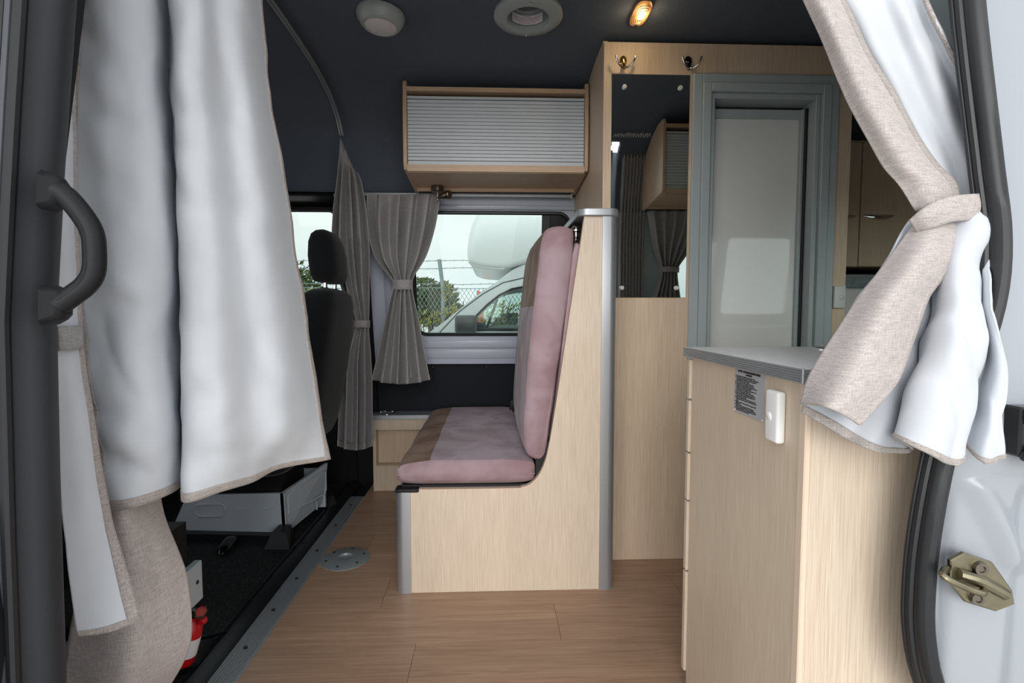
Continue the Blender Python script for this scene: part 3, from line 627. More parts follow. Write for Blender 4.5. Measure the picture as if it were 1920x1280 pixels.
# ------------------------------------------------------------------ left door post, seals, handle
tl = sroot('trim_2', (-.62, .72, .3), 'dark grey door pillar trim with rubber seals')
LX = [(-.1, -.69), (.25, -.676), (.468, -.670), (.70, -.665), (.988, -.656), (1.2, -.634), (1.4, -.610), (1.97, -.540)]
def lx(z):
    for (z0, x0), (z1, x1) in zip(LX, LX[1:]):
        if z <= z1: return x0+(x1-x0)*(z-z0)/(z1-z0)
    return LX[-1][1]
def zline(dx, y, z0=.0, z1=1.97, n=15): return [(lx(z)+dx, y, z) for z in [z0+(z1-z0)*k/(n-1) for k in range(n)]]
def vsheet(plan, z0=.0, z1=1.97, n=19):
    return MB().grid([[(lx(z)+dx, y, z) for dx, y in plan] for z in [z1+(z0-z1)*k/(n-1) for k in range(n)]])
struct('pillar_cover', vsheet([(.014, .690), (.018, .702), (.026, .712), (.032, .722), (.034, .735), (.026, .755), (-.01, .80), (-.07, .86), (-.16, .90)]), 'pillar_plastic', tl, recalc=False, smooth=60)
for (dx, y, r, mname) in ((.012, .690, .008, 'rubber'), (.003, .685, .0045, 'rubber_grey'), (-.003, .683, .004, 'rubber'), (-.010, .680, .005, 'rubber_grey')):
    struct('seal_rib', MB().tube(zline(dx, y), r, 10), mname, tl)
struct('outer_jamb', vsheet([(-.046, .650), (-.038, .662), (-.026, .672), (-.012, .682), (.012, .70)]), 'pillar_plastic', tl, recalc=False, smooth=60)
struct('outer_skin', vsheet([(-.5, .60), (-.075, .605), (-.050, .612), (-.042, .622), (-.044, .652)]), 'white_body', tl, recalc=False, smooth=60)

HX = Matrix.Translation((.010, -.040, 0))
gh = T('grab_handle', 'black plastic grab handle on the dark door pillar', 'handle', (-.6, .74, 1.0))
hp = spline([(-.603, .735, 1.158), (-.585, .738, 1.150), (-.562, .742, 1.128), (-.546, .744, 1.105), (-.543, .744, 1.080), (-.547, .744, 1.052), (-.562, .742, 1.034), (-.585, .738, 1.020), (-.606, .735, 1.008)], 33)
hp = [Vector((-.543+(p.x+.543)*.66, p.y, p.z)) for p in hp]
HM = HX @ Matrix.Translation((.030, 0, 0))
obj('grip', MB().tube(hp, .0135, 14).xf(HX), 'black_plastic', gh, smooth=50)
obj('grip_seam', MB().tube([p+Vector((0, -.0128, 0)) for p in hp[2:-2]], .0012, 6).xf(HX), 'gloss_black', gh)
obj('mount', MB().hexa([(-.637, .728, 1.132), (-.605, .722, 1.138), (-.605, .75, 1.138), (-.637, .77, 1.132), (-.633, .728, 1.186), (-.602, .722, 1.172), (-.602, .75, 1.172), (-.633, .77, 1.186)]).xf(HM), 'black_plastic', gh).modifiers.new('b', 'BEVEL').width = .006
obj('mount', MB().hexa([(-.643, .728, .980), (-.608, .722, .990), (-.608, .75, .990), (-.643, .77, .980), (-.640, .728, 1.036), (-.604, .722, 1.026), (-.604, .75, 1.026), (-.640, .77, 1.036)]).xf(HM), 'black_plastic', gh).modifiers.new('b', 'BEVEL').width = .006

# ------------------------------------------------------------------ right door post with seal and striker
t3 = sroot('trim_3', (.68, .7, .3), 'white painted rear door post with black rubber seal')
sl = spline([(.700, .86, 1.96), (.701, .80, 1.80), (.702, .775, 1.62), (.708, .755, 1.433), (.732, .74, 1.214), (.740, .73, 1.109), (.730, .722, 1.018), (.698, .715, .92), (.666, .712, .831), (.648, .71, .751), (.637, .71, .66), (.634, .71, .589), (.637, .71, .523), (.655, .71, .445), (.70, .71, .36), (.80, .71, .25)], 60)
struct('seal_bead', MB().tube([p+Vector((0.004, -.004, 0)) for p in sl], .0145, 12), 'rubber', t3)
struct('seal_lip', MB().tube([p+Vector((-.010, .004, 0)) for p in sl], .0065, 8), 'rubber_grey' if 0 else 'rubber', t3)
struct('seal_lip', MB().tube([p+Vector((-.015, .010, 0)) for p in sl], .0035, 8), 'rubber', t3)
# painted post surface right of the seal, pressed
rows = []
for p in spline([(q.x, q.y, q.z) for q in sl], 160):
    rr = []
    for k in range(66):
        d = .012+k*.0048; x = p.x+d
        y = .712+.10*max(0, p.z-.87)*1.1-.10*d
        z = p.z
        y -= .010/(1+math.exp(-(z-.775)/.003))
        y -= .006*math.exp(-((z-.768)/.006)**2)
        y += .016*math.exp(-((x-.668)/.010)**2)/(1+math.exp((z-.735)/.012))
        y -= .014*max(0, 1-abs((x-.745)+(z-.68)*.55)/.03)*(1 if .60 < z < .765 else 0)*min(1, max(0, (.765-z)/.02))*min(1, (z-.60)/.03)
        y += .020/(1+math.exp(-(x-.775)/.006))/(1+math.exp((z-.74)/.01))
        dent = 0
        rr.append((x, y+dent*.3, p.z))
    rows.append(rr)
struct('painted_post', MB().grid(rows), 'white_body', t3, smooth=60, recalc=False)
rail = T('door_rail', 'black sliding door guide rail on the white post', 'rail', (.85, .66, .79))
obj('channel', MB().box(.735, 1.0, .672, .70, .795, .866, .003, 1), 'gloss_black', rail)
obj('lower_lip', MB().box(.735, 1.0, .640, .675, .790, .806, .006, 2), 'rubber', rail)
obj('upper_lip', MB().box(.735, 1.0, .640, .675, .842, .868, .008, 2), 'rubber', rail)
# striker
sk = T('door_striker', 'worn brass-coloured striker plate with metal loop on the white post', 'striker', (.70, .69, .57))
Rm = Matrix.Translation((.700, .682, .612)) @ Matrix.Rotation(math.radians(-8), 4, 'Z')
def sq(x, z): return (x, z)
Rl = Rm @ Matrix.Translation((-.026, 0, .012))
pl = [(-.044, .030), (-.026, .042), (.012, .030), (.040, -.010), (.044, -.030), (.020, -.042), (-.022, -.030), (-.042, -.004)]
obj('base_plate', MB().prism(pl, 'Y', -.004, .004, .0015, 1).xf(Rm), 'brass_plate', sk)
obj('raised_boss', MB().tube(spline([(-.034, -.006, .012), (-.010, -.008, .006), (.014, -.008, -.006), (.028, -.006, -.014)], 12), .0085, 10).xf(Rm), 'brass_plate', sk)
obj('loop', MB().tube(spline([(-.022, -.003, .006), (-.032, -.012, .006), (-.038, -.019, .004), (-.032, -.023, -.001), (-.012, -.023, -.010), (.010, -.022, -.018), (.020, -.014, -.018), (.026, -.003, -.015)], 24), .0048, 10).xf(Rl), 'brass_plate', sk)
bo = obj('bolt', MB().lathe([(0, .004), (.004, .004), (.005, .006), (.009, .006), (.010, 0)], (-.006, -.004, .022), (0, -1, 0), 16).xf(Rm), 'nickel', sk)
obj('bolt', MB().lathe([(0, .004), (.004, .004), (.005, .006), (.009, .006), (.010, 0)], (-.008, -.004, -.022), (0, -1, 0), 16).xf(Rm), 'nickel', sk)

# ------------------------------------------------------------------ bench seat
bn = T('bench_seat', 'light oak bench seat base with tall side panel and aluminium corners', 'bench', (.04, 2.2, 0))
edge = [(-.294, .0), (.378, .0), (.378, 1.327), (.317, 1.327), (.296, 1.18), (.262, .95), (.230, .73), (.210, .60), (.198, .53), (.186, .475), (.165, .425), (.135, .39), (.10, .376), (.06, .373), (-.294, .373)]
obj('side_panel', MB().prism(edge, 'Y', 1.758, 1.776), 'oak', bn, smooth=20)
eb = [(.317, 1.327), (.296, 1.18), (.262, .95), (.230, .73), (.210, .60), (.198, .53), (.186, .475), (.165, .425), (.135, .39), (.10, .376), (.06, .373), (-.294, .373)]
ebp = spline([(a, 0, b2) for a, b2 in eb], 60)
mb = MB(); mb.grid([[(p.x-.002*0, 1.756, p.z) for p in ebp], [(p.x-.0018, 1.756, p.z+.0018) for p in ebp], [(p.x-.0018, 1.779, p.z+.0018) for p in ebp], [(p.x, 1.779, p.z) for p in ebp]])
obj('edge_band', mb, 'oak_edge', bn, smooth=60)
def corner(x0, x1, y0, d, side, r=.026):
    """aluminium corner extrusion seen in plan; side +1 rounds the +X corner"""
    P = []
    if side > 0:
        P = [(x0, y0), (x1-r, y0)]+[(x1-r+r*math.sin(a), y0+r-r*math.cos(a)) for a in [PI/2*k/8 for k in range(1, 9)]]+[(x1, y0+d), (x1-.004, y0+d), (x1-.004, y0+.022), (x0, y0+.022)]
    else:
        P = [(x1, y0+.022), (x0+.004, y0+.022), (x0+.004, y0+d), (x0, y0+d)]+[(x0+r-r*math.cos(a), y0+r-r*math.sin(a)) for a in [PI/2*k/8 for k in range(0, 9)]]+[(x1, y0)]
    return P
obj('corner_profile', MB().prism(corner(.377, .431, 1.752, .06, 1), 'Z', 0, 1.327), 'aluminium', bn)
obj('corner_profile', MB().prism(corner(-.346, -.293, 1.752, .06, -1), 'Z', 0, .366), 'aluminium', bn)
obj('corner_cap', MB().box(-.347, -.262, 1.750, 1.80, .364, .378, .006, 2), 'black_plastic', bn)
obj('front_board', MB().box(-.342, -.326, 1.80, 2.775, 0, .366), 'oak', bn)
obj('rear_board', MB().box(.402, .418, 1.80, 2.66, 0, 1.327), 'oak', bn)
obj('seat_deck', MB().box(-.325, .20, 1.778, 2.80, .345, .384), 'black_plastic', bn)
cp = [(.292, 2.60), (.292, 1.779)]+[(.327-.035*math.cos(a), 1.779-.035*math.sin(a)) for a in [PI/2*k/6 for k in range(1, 7)]]+[(.402+.035*math.sin(a), 1.779-.035*math.cos(a)) for a in [PI/2*k/6 for k in range(7)]]+[(.437, 1.955), (.418, 1.96), (.418, 2.60)]
obj('top_cap', MB().prism(cp, 'Z', 1.326, 1.352, .003, 1), 'alu_satin', bn)
obj('backrest_bracket', MB().prism([(.150, .390), (.150, .527), (.190, .535), (.200, .53), (.186, .470), (.165, .42), (.150, .40)], 'Y', 1.779, 1.787), 'black_plastic', bn)
obj('bracket_bolt', MB().lathe([(.004, .004), (.007, .004), (.008, 0)], (.171, 1.779, .506), (0, -1, 0), 14), 'chrome', bn)
obj('backrest_board', MB().prism([(.275, .45), (.40, .45), (.40, 1.26), (.335, 1.26)], 'Y', 1.80, 2.62), 'black_plastic', bn)
kn = MB().lathe([(0, .036), (.012, .034), (.018, .026), (.016, .020), (.020, .018), (.020, .014), (.012, .010), (.011, -.006), (.005, -.010), (.007, -.018), (0, -.024)], (.302, 1.86, 1.275), (0, 0, 1), 18)
obj('latch_knob', kn, 'chrome', bn, smooth=50)

def splitby(name_mat, faces_fn): pass
def cushion(root, verts_rows, classify, names):
    """closed grid surface split into sewn panels by classify(centre, normal)"""
    bm = bmesh.new(); V = [[bm.verts.new(p) for p in r] for r in verts_rows]
    n = len(V[0])
    for i in range(len(V)-1):
        for j in range(n): bm.faces.new((V[i][j], V[i+1][j], V[i+1][(j+1) % n], V[i][(j+1) % n]))
    bm.faces.new(V[0]); bm.faces.new(V[-1][::-1]); bmesh.ops.recalc_face_normals(bm, faces=bm.faces[:]); bm.normal_update()
    groups = {}
    for f in bm.faces: groups.setdefault(classify(f.calc_center_median(), f.normal), []).append([v.co.copy() for v in f.verts])
    for key, fs in groups.items():
        mb = MB(); cache = {}
        for f in fs:
            vv = []
            for c in f:
                k = tuple(round(x, 5) for x in c)
                if k not in cache: cache[k] = mb.bm.verts.new(c)
                vv.append(cache[k])
            try: mb.bm.faces.new(vv)
            except ValueError: pass
        nm, mt = names[key]; obj(nm, mb, mt, root, smooth=70)
    bm.free()
def se(a, p): return math.copysign(abs(a)**p, a)
# seat cushion: cross-section in XZ swept along Y with rounded ends
sc_ = T('seat_cushion', 'flat velvet bench seat cushion in brown, lilac and pink panels', 'cushion', (-.09, 2.27, .385))
rows = []
NY = 44; X0, X1, Z0, Z1 = -.345, .148, .386, .474
for i in range(NY+1):
    f = i/NY; y = 1.752+(2.80-1.752)*f
    e = min(f*1.048/.055, 1); e2 = min((1-f)*1.048/.055, 1); k = min(e, e2); s = (1-(1-k)**2.6)**(1/2.6)
    s = max(s, .0); rr = []
    for j in range(56):
        a = 2*PI*j/56; cx = se(math.cos(a), .30); cz = se(math.sin(a), .42)
        x = (X0+X1)/2+cx*((X1-X0)/2-.018*(1-s)); z = (Z0+Z1)/2+cz*((Z1-Z0)/2*(.42+.58*s))
        if cz > 0:
            z -= .012*max(0, -(cx))**3 if cx < -.6 else 0
            z += .008*math.sin(PI*min(1, max(0, (x-X0)/(X1-X0))))*math.sin(PI*f)
            z += .003*noise.noise(Vector((x*14, y*9, 0)))
        rr.append((x+.003*noise.noise(Vector((y*6, z*9, 2))), y-.004*s*0, z))
    rows.append(rr)
cushion(sc_, rows, lambda c, n: ('side' if (n.y < -.55 and c.y < 1.85) or c.z < .425 else ('brown' if c.x < -.198 else 'lilac')),
        {'side': ('side_band', 'velvet_pink'), 'brown': ('front_panel', 'velvet_brown'), 'lilac': ('seat_panel', 'velvet_lilac')})
obj('seam_piping', MB().tube([(-.34+.485*k/20, 1.752+.003, .428-.004*math.sin(PI*k/20)) for k in range(21)], .0018, 6), 'piping', sc_)
# back cushion
bc = T('back_cushion', 'tall velvet back cushion with pink side leaning on the bench panel', 'cushion', (.16, 2.24, .47))
out2 = spline([(.150, 0, .468), (.118, 0, .492), (.108, 0, .56), (.118, 0, .75), (.135, 0, .95), (.155, 0, 1.13), (.168, 0, 1.235), (.185, 0, 1.283), (.225, 0, 1.297), (.266, 0, 1.292), (.283, 0, 1.262), (.272, 0, 1.12), (.240, 0, .88), (.213, 0, .68), (.196, 0, .548), (.185, 0, .490), (.168, 0, .468), (.150, 0, .468)], 91)[:-1]
cxm = sum(p.x for p in out2)/90; czm = sum(p.z for p in out2)/90
rows = []
for i in range(37):
    f = i/36; y = 1.762+(2.70-1.762)*f
    k = min(1, f*.938/.05, (1-f)*.938/.05); s = .74+.26*(1-(1-k)**2.4)**(1/2.4)
    rr = []
    for p in out2:
        dx = p.x-cxm; dz = p.z-czm; kz = 1-(1-s)*.05*4
        # shrink towards the sloping mid-line
        mid = .165+(p.z-.47)*.075
        x = mid+(p.x-mid)*s; z = czm+dz*(1-(1-s)*.16)
        x += -.012*math.sin(PI*f)*(1 if p.x < mid else 0)+.003*noise.noise(Vector((p.z*11, y*9, 5)))
        rr.append((x, y, z))
    rows.append(rr)
def bcl(c, n):
    if n.y < -.45 and c.y < 1.9 or (c.y < 1.80): return 'side'
    if c.x > .165+(c.z-.47)*.075+.02 and c.z < 1.27: return 'rear'
    return 'brown' if c.z > 1.02 else 'lilac'
cushion(bc, rows, bcl, {'side': ('side_panel', 'velvet_pink'), 'rear': ('rear_panel', 'velvet_pink'), 'brown': ('upper_panel', 'velvet_brown'), 'lilac': ('lower_panel', 'velvet_lilac')})
rc = T('rear_cushion', 'narrow pink velvet cushion pressed behind the back cushion', 'cushion', (.27, 2.2, .5))
obj('pad', MB().prism([(.205, .535), (.232, .53), (.262, .80), (.312, 1.21), (.304, 1.235), (.289, 1.24), (.278, 1.20)], 'Y', 1.782, 2.6, .006, 2), 'velvet_pink', rc)
bl = T('seat_belt_buckle', 'black seat belt buckle between the bench cushions', 'buckle', (.105, 2.66, .46))
obj('buckle_body', MB().box(.085, .115, 2.62, 2.66, .475, .535, .006, 2), 'black_plastic', bl)
obj('buckle_tongue', MB().box(.088, .10, 2.615, 2.625, .468, .486, .002, 1), 'chrome', bl)

# ------------------------------------------------------------------ wardrobe and washroom door
wd = T('wardrobe', 'tall light oak wardrobe partition next to the grey framed door', 'wardrobe', (.9, 2.2, 0))
obj('front_panel', MB().plate(rect(.422, 1.396, .0, 2.018), [rect(.765, 1.338, .012, 1.905)], 'Y', 1.970, 1.988), 'oak_dark', wd)
obj('side_panel', MB().prism([(1.988, 0), (2.84, 0), (2.66, 1.60), (2.62, 1.76), (2.56, 1.88), (2.47, 1.955), (2.33, 2.005), (2.12, 2.03), (1.988, 2.03)], 'X', .422, .440), 'oak_dark', wd)
obj('post_side', MB().box(1.378, 1.396, 1.988, 2.10, 0, 2.02), 'oak_dark', wd)
dr = sroot('door_1', (1.05, 2.0, 0), 'washroom door with pale glossy panel in a grey aluminium frame')
def frame(x0, x1, z1, wdt, y0, y1, mat, nm, r=.003):
    struct(nm, MB().box(x0, x0+wdt, y0, y1, .0, z1, r, 1), mat, dr)
    struct(nm, MB().box(x1-wdt, x1, y0, y1, .0, z1, r, 1), mat, dr)
    struct(nm, MB().box(x0+wdt, x1-wdt, y0, y1, z1-wdt, z1, r, 1), mat, dr)
frame(.765, 1.338, 1.905, .036, 1.958, 1.99, 'frame_grey', 'outer_frame')
frame(.800, 1.303, 1.870, .034, 1.950, 2.01, 'frame_grey', 'mid_frame')
frame(.834, 1.269, 1.836, .020, 1.966, 2.06, 'frame_grey', 'inner_frame')
lf = struct('door_leaf', MB().box(.846, 1.232, 2.040, 2.055, .02, 1.775), 'door_panel', dr)
struct('leaf_top_rail', MB().box(.846, 1.262, 2.030, 2.058, 1.765, 1.802, .003, 1), 'frame_grey', dr)
struct('leaf_stile', MB().box(1.228, 1.244, 2.022, 2.058, .02, 1.802, .003, 1), 'frame_grey', dr)
struct('leaf_stile', MB().box(1.240, 1.251, 2.012, 2.058, .02, 1.802, .002, 1), 'rubber', dr)
struct('shadow_gap', MB().box(.846, 1.26, 2.052, 2.062, 1.80, 1.83), 'ink_black', dr)  # black strip puts the shade above the leaf in as colour
struct('seal_strip', MB().box(1.2515, 1.257, 2.0, 2.03, .02, 1.82), 'rubber', dr)

mr = T('wall_mirror', 'frameless mirror clipped to the oak wardrobe panel', 'mirror', (.61, 1.966, 1.05))
obj('glass', MB().box(.452, .752, 1.964, 1.9695, 1.053, 1.898), 'mirror', mr)
ck = None
for x, z in ((.500, 1.850), (.715, 1.850), (.500, 1.090), (.715, 1.090)):
    if ck is None: ck = obj('clip', MB().lathe([(0, .009), (.007, .008), (.009, .004), (.009, 0)], (x, 1.964, z), (0, -1, 0), 14), 'grey_white_plastic', mr, smooth=50)
    else: dup(ck, (x-.5, 0, z-1.85), mr)

def hook(x, z, label, mat):
    h = T('coat_hook', label, 'hook', (x, 1.967, z), None)
    obj('back_plate', MB().lathe([(0, .012), (.009, .011), (.016, .006), (.018, 0)], (x, 1.970, z+.012), (0, -1, 0), 24, sx=.85, sy=1.25), mat, h, smooth=60)
    obj('neck', MB().tube(spline([(x, 1.960, z+.004), (x, 1.957, z-.008), (x, 1.954, z-.020)], 8), [.0085, .0075, .007, .0068, .007, .0075, .008, .0085], 12), mat, h, smooth=60)
    for s in (-1, 1):
        obj('prong', MB().tube(spline([(x, 1.954, z-.018), (x+s*.012, 1.945, z-.020), (x+s*.026, 1.935, z-.012), (x+s*.034, 1.930, z+.004), (x+s*.0355, 1.930, z+.014)], 16), .0037, 10), 'chrome', h, smooth=60)
    return h
plain('lamp_gleam', (240, 200, 130), .12, metal=1)  # gold tint puts the ceiling lamp reflection into the hook plate colour
plain('dark_chrome', (70, 70, 74), .08, metal=1)
hook(.495, 1.935, 'double coat hook with lamp gleam coloured into its back plate above the mirror', 'lamp_gleam')
hook(.745, 1.937, 'double coat hook with a dark back plate beside the grey frame', 'dark_chrome')

# switches on the post
def switch(name, c, sx, sy, sz, face, label, mat):
    """slim switch box: c centre of its back; face axis = outward direction"""
    t = T(name, label, 'switch', (c[0], c[1], c[2]-sz/2))
    if face == '-Y':
        obj('cover', MB().box(c[0]-sx/2, c[0]+sx/2, c[1]-sy, c[1], c[2]-sz/2, c[2]+sz/2, .004, 3), mat, t, smooth=60)
        obj('button', MB().lathe([(0, .005), (.008, .004), (.010, 0)], (c[0]+.006, c[1]-sy+.0005, c[2]), (.15, -1, 0), 18), mat, t, smooth=60)
    else:
        obj('cover', MB().box(c[0]-sy, c[0], c[1]-sx/2, c[1]+sx/2, c[2]-sz/2, c[2]+sz/2, .005, 3), mat, t, smooth=60)
        obj('button', MB().lathe([(0, .003), (.0075, .0025), (.009, .001), (.009, -.004)], (c[0]-sy+.001, c[1]+.006, c[2]-.002), (-1, .1, -.2), 20), mat, t, smooth=60)
    return t
switch('wall_switch', (1.366, 1.970, 1.055), .046, .016, .088, '-Y', 'slim grey-white rocker switch on the oak post by the washroom door', 'grey_white_plastic')
t = T('thermostat', 'small white control box high on the oak post side', 'control box', (1.405, 2.02, 1.70))
obj('housing', MB().box(1.396, 1.414, 2.0, 2.05, 1.70, 1.80, .004, 2), 'white_plastic', t)
obj('button', MB().box(1.4135, 1.416, 2.015, 2.035, 1.73, 1.75, .001, 1), 'grey_white_plastic', t)

# rear cabinet and microwave beyond the washroom
rcab = T('rear_cabinet', 'dim oak wall cabinet with winged metal handles at the rear', 'cabinet', (2.1, 2.4, 1.21))
obj('carcass', MB().box(1.50, 2.58, 2.372, 2.54, 1.21, 1.80), 'oak_dark', rcab)
dA = obj('door', MB().box(1.505, 1.722, 2.352, 2.370, 1.212, 1.785, .0015, 1), 'oak_dark', rcab)
dB = obj('door', MB().box(1.727, 2.15, 2.352, 2.370, 1.212, 1.785, .0015, 1), 'oak_dark', rcab)
dC = obj('door', MB().box(2.155, 2.575, 2.352, 2.370, 1.212, 1.785, .0015, 1), 'oak_dark', rcab)
def wing(x0, x1, z, y, par):
    rows = []
    for k in range(13):
        f = k/12; hgt = .020*math.sin(PI*f)**.8; d = .022*math.sin(PI*f)
        x = x0+(x1-x0)*f
        rows.append([(x, y, z+.003), (x, y-d*.6, z+.002), (x, y-d, z-hgt*.5), (x, y-d*.75, z-hgt), (x, y, z-hgt*.8)])
    obj('handle', MB().grid(rows), 'chrome', par, smooth=60)
wing(1.585, 1.712, 1.449, 2.352, dA); wing(1.738, 1.892, 1.449, 2.352, dB)
mw = T('microwave', 'silver microwave oven standing below the rear cabinet', 'microwave', (2.0, 2.5, .92))
obj('body', MB().box(1.55, 2.15, 2.36, 2.62, .93, 1.175, .004, 1), 'alu_satin', mw)
obj('door', MB().box(1.555, 2.0, 2.345, 2.362, .935, 1.105, .004, 1), 'diffuser', mw)
obj('top_panel', MB().box(1.555, 2.145, 2.350, 2.362, 1.112, 1.160, .002, 1), 'table_grey', mw)
rb_ = T('rear_bench_cabinet', 'oak base cabinet carrying the microwave', 'cabinet', (2.0, 2.5, 0))
obj('body', MB().box(1.50, 2.58, 2.37, 2.72, .0, .90), 'oak_dark', rb_)
obj('worktop', MB().box(1.48, 2.58, 2.35, 2.72, .90, .93, .003, 1), 'table_grey', rb_)

# ------------------------------------------------------------------ kitchen block
kt = T('kitchen_unit', 'light oak kitchen unit with drawer fronts beside the door', 'kitchen unit', (1.1, 1.0, 0))
obj('side_panel', MB().box(.500, .518, .800, 1.250, .0, .884), 'oak', kt)
obj('end_panel', MB().box(.508, 1.0, .784, .800, .0, .884), 'oak', kt)
obj('corner_strip', MB().box(.4985, .509, .782, .801, .0, .884, .002, 1), 'oak_edge', kt)
obj('carcass', MB().box(.520, 1.78, .802, 1.246, .02, .880), 'oak_dark', kt)
zz = [.06, .33, .515, .64, .776, .880]
for a, b2 in zip(zz, zz[1:]):
    for x0, x1 in ((.494, 1.10), (1.104, 1.78)):
        d = obj('drawer_front', MB().box(x0, x1, 1.252, 1.270, a+.002, b2-.002, .002, 1), 'oak', kt)
        obj('handle', MB().tube(spline([((x0+x1)/2-.06, 1.27, (a+b2)/2), ((x0+x1)/2-.05, 1.29, (a+b2)/2), ((x0+x1)/2+.05, 1.29, (a+b2)/2), ((x0+x1)/2+.06, 1.27, (a+b2)/2)], 12), .005, 8), 'chrome', d)
ct = T('kitchen_worktop', 'pale grey worktop with ribbed aluminium edge on the kitchen unit', 'worktop', (1.1, 1.0, .885))
obj('slab', MB().box(.489, 1.80, .777, 1.275, .885, .9085, .001, 1), 'counter_top', ct)
ed = MB()
for k in range(6): ed.box(.4855, .4895, .775, 1.279, .8855+.004*k, .8885+.004*k, .0008, 1)
obj('edge_rib_side', ed, 'alu_satin', ct)
ed = MB()
for k in range(6): ed.box(.489, 1.80, .7735, .7775, .8855+.004*k, .8885+.004*k, .0008, 1)
obj('edge_rib_near', ed, 'alu_satin', ct)
ed = MB()
for k in range(6): ed.box(.489, 1.80, 1.2745, 1.2785, .8855+.004*k, .8885+.004*k, .0008, 1)
obj('edge_rib_far', ed, 'alu_satin', ct)
obj('corner_piece', MB().box(.4848, .4905, .7728, .778, .8848, .9095, .0015, 1), 'alu_satin', ct)
sk2 = T('round_sink', 'round sink under a dark glass lid set in the worktop', 'sink', (.95, 1.13, .909))
obj('rim', MB().lathe([(.195, .0), (.195, .004), (.188, .006), (.180, .004), (.180, 0)], (.955, 1.115, .9085), (0, 0, 1), 56), 'chrome', sk2)
obj('glass_lid', MB().lathe([(0, .0035), (.180, .0035), (.180, .0), (0, .0)], (.955, 1.115, .9088), (0, 0, 1), 56), 'cooktop_glass', sk2)

sg = T('gas_notice', 'grey metal gas safety notice with small black print on the kitchen side', 'sign', (.499, .965, .79))
obj('plate', MB().box(.4978, .4998, .907, 1.022, .794, .884), 'sign_metal', sg)
XD, YD = (0, -1, 0), (0, 0, 1)
text('heading', 'LP GAS  CONSUMER INSTRUCTIONS', .0052, (.4975, .9645, .8775), XD, YD, 'ink_black', sg, 'CENTER', bold=.0002)
text('heading', 'CARAVANS', .0046, (.4975, .9645, .8725), XD, YD, 'ink_black', sg, 'CENTER', bold=.0001)
ls = ['1   Close appliance valves before opening cylinder valve.', '2   Check connections at the appliances, regulators and cylinders', '     periodically for leaks with soapy water or its equivalent.', '     This should be done at least annually.', '3   Never use a match or flame when checking leaks.', '4   Close cylinder valve when appliances are not in use.', '5   All appliances must be turned off and cylinder valve closed', '     when the caravan vehicle is being refuelled.', '6   In the event of an accidental gas leak, close cylinder valve', '     and ventilate the caravan until gas is clear.', '7   Never use cooking appliances for comfort heating.', '8   In the event of a fire, immediately close cylinder valves.', '9   When valve and/or sealing plug of LP gas cylinders are', '     removed, replace cap or plug.', '10 All repairs or adjustments to the LP gas system must be', '     performed by an authorised person. A record given of the', '     repairs.', '11 Appliance shall not be altered without the approval of the', '     Manufacturer.', '12 Vehicles should be properly maintained. Refilling of', '     cylinders must take place in the open away from flames.', '13 Occupants should make sure ventilation is kept open and', '     regularly checked when they are open.']
for k, s in enumerate(ls): text('print_line', s, .0034, (.4975, 1.0175, .8680-.00312*k), XD, YD, 'ink_black', sg)
rv = None
for y in (.911, 1.0185):
    if rv is None: rv = obj('rivet', MB().lathe([(0, .0012), (.0014, .001), (.0018, 0)], (.4978, y, .7975), (-1, 0, 0), 10), 'label_white', sg); yy = y
    else: dup(rv, (0, y-yy, 0), sg)
switch('wall_switch', (.4995, .858, .817), .040, .016, .090, '-X', 'slim white rocker switch beside the gas notice on the kitchen side', 'white_plastic')

# ------------------------------------------------------------------ overhead cabinets with roller shutter
def overhead(x0, x1, flip, label, name='overhead_cabinet'):
    """far-side cabinet; flip mirrors it to the near side of the van"""
    Y = (lambda y: 3.545-y) if flip else (lambda y: y)
    t = T(name, label, 'cabinet', ((x0+x1)/2, Y(2.4), 1.59))
    def bx(nm, xa, xb, ya, yb, za, zb, mat, par=None, r=.0):
        a, b2 = sorted((Y(ya), Y(yb))); return obj(nm, MB().box(xa, xb, a, b2, za, zb, r, 1), mat, par or t)
    ch = [(2.242, 1.966), (2.238, 1.80), (2.240, 1.635), (2.252, 1.612), (2.54, 1.588), (2.60, 1.588), (2.60, 1.80), (2.53, 1.90), (2.44, 1.95), (2.33, 1.985), (2.25, 1.985)]
    for xa in (x0, x1-.016):
        obj('cheek', MB().prism([(Y(a), b2) for a, b2 in ch], 'X', xa, xa+.016, .002, 1), 'oak_brown', t)
    bx('top_board', x0+.016, x1-.016, 2.245, 2.45, 1.942, 1.960, 'oak_h')
    bx('bottom_board', x0+.016, x1-.016, 2.255, 2.60, 1.602, 1.616, 'oak_h')
    bx('bottom_rail', x0+.016, x1-.016, 2.243, 2.262, 1.604, 1.632, 'oak_h')
    bx('rear_batten', x0+.016, x1-.016, 2.530, 2.548, 1.586, 1.612, 'oak_h')
    sh = bx('roller_shutter', x0+.017, x1-.017, 2.263, 2.270, 1.630, 1.925, 'shutter_gap')
    bx('lead_bar', x0+.017, x1-.017, 2.256, 2.264, 1.6325, 1.652, 'shutter_slat', sh, .002)
    s0 = None; n = 17; p = (1.912-1.654)/n
    for k in range(n):
        if s0 is None: s0 = bx('slat', x0+.017, x1-.017, 2.256, 2.264, 1.654, 1.654+p-.0015, 'shutter_slat', sh, .0015)
        else: dup(s0, (0, 0, p*k), sh)
    bx('head_bar', x0+.017, x1-.017, 2.254, 2.266, 1.914, 1.9245, 'shutter_slat', sh, .001)
    return t
overhead(-.386, .416, False, 'oak overhead cabinet with grey roller shutter above the far window')
overhead(.872, 1.80, True, 'oak overhead cabinet with roller shutter above the kitchen, seen in the mirror')

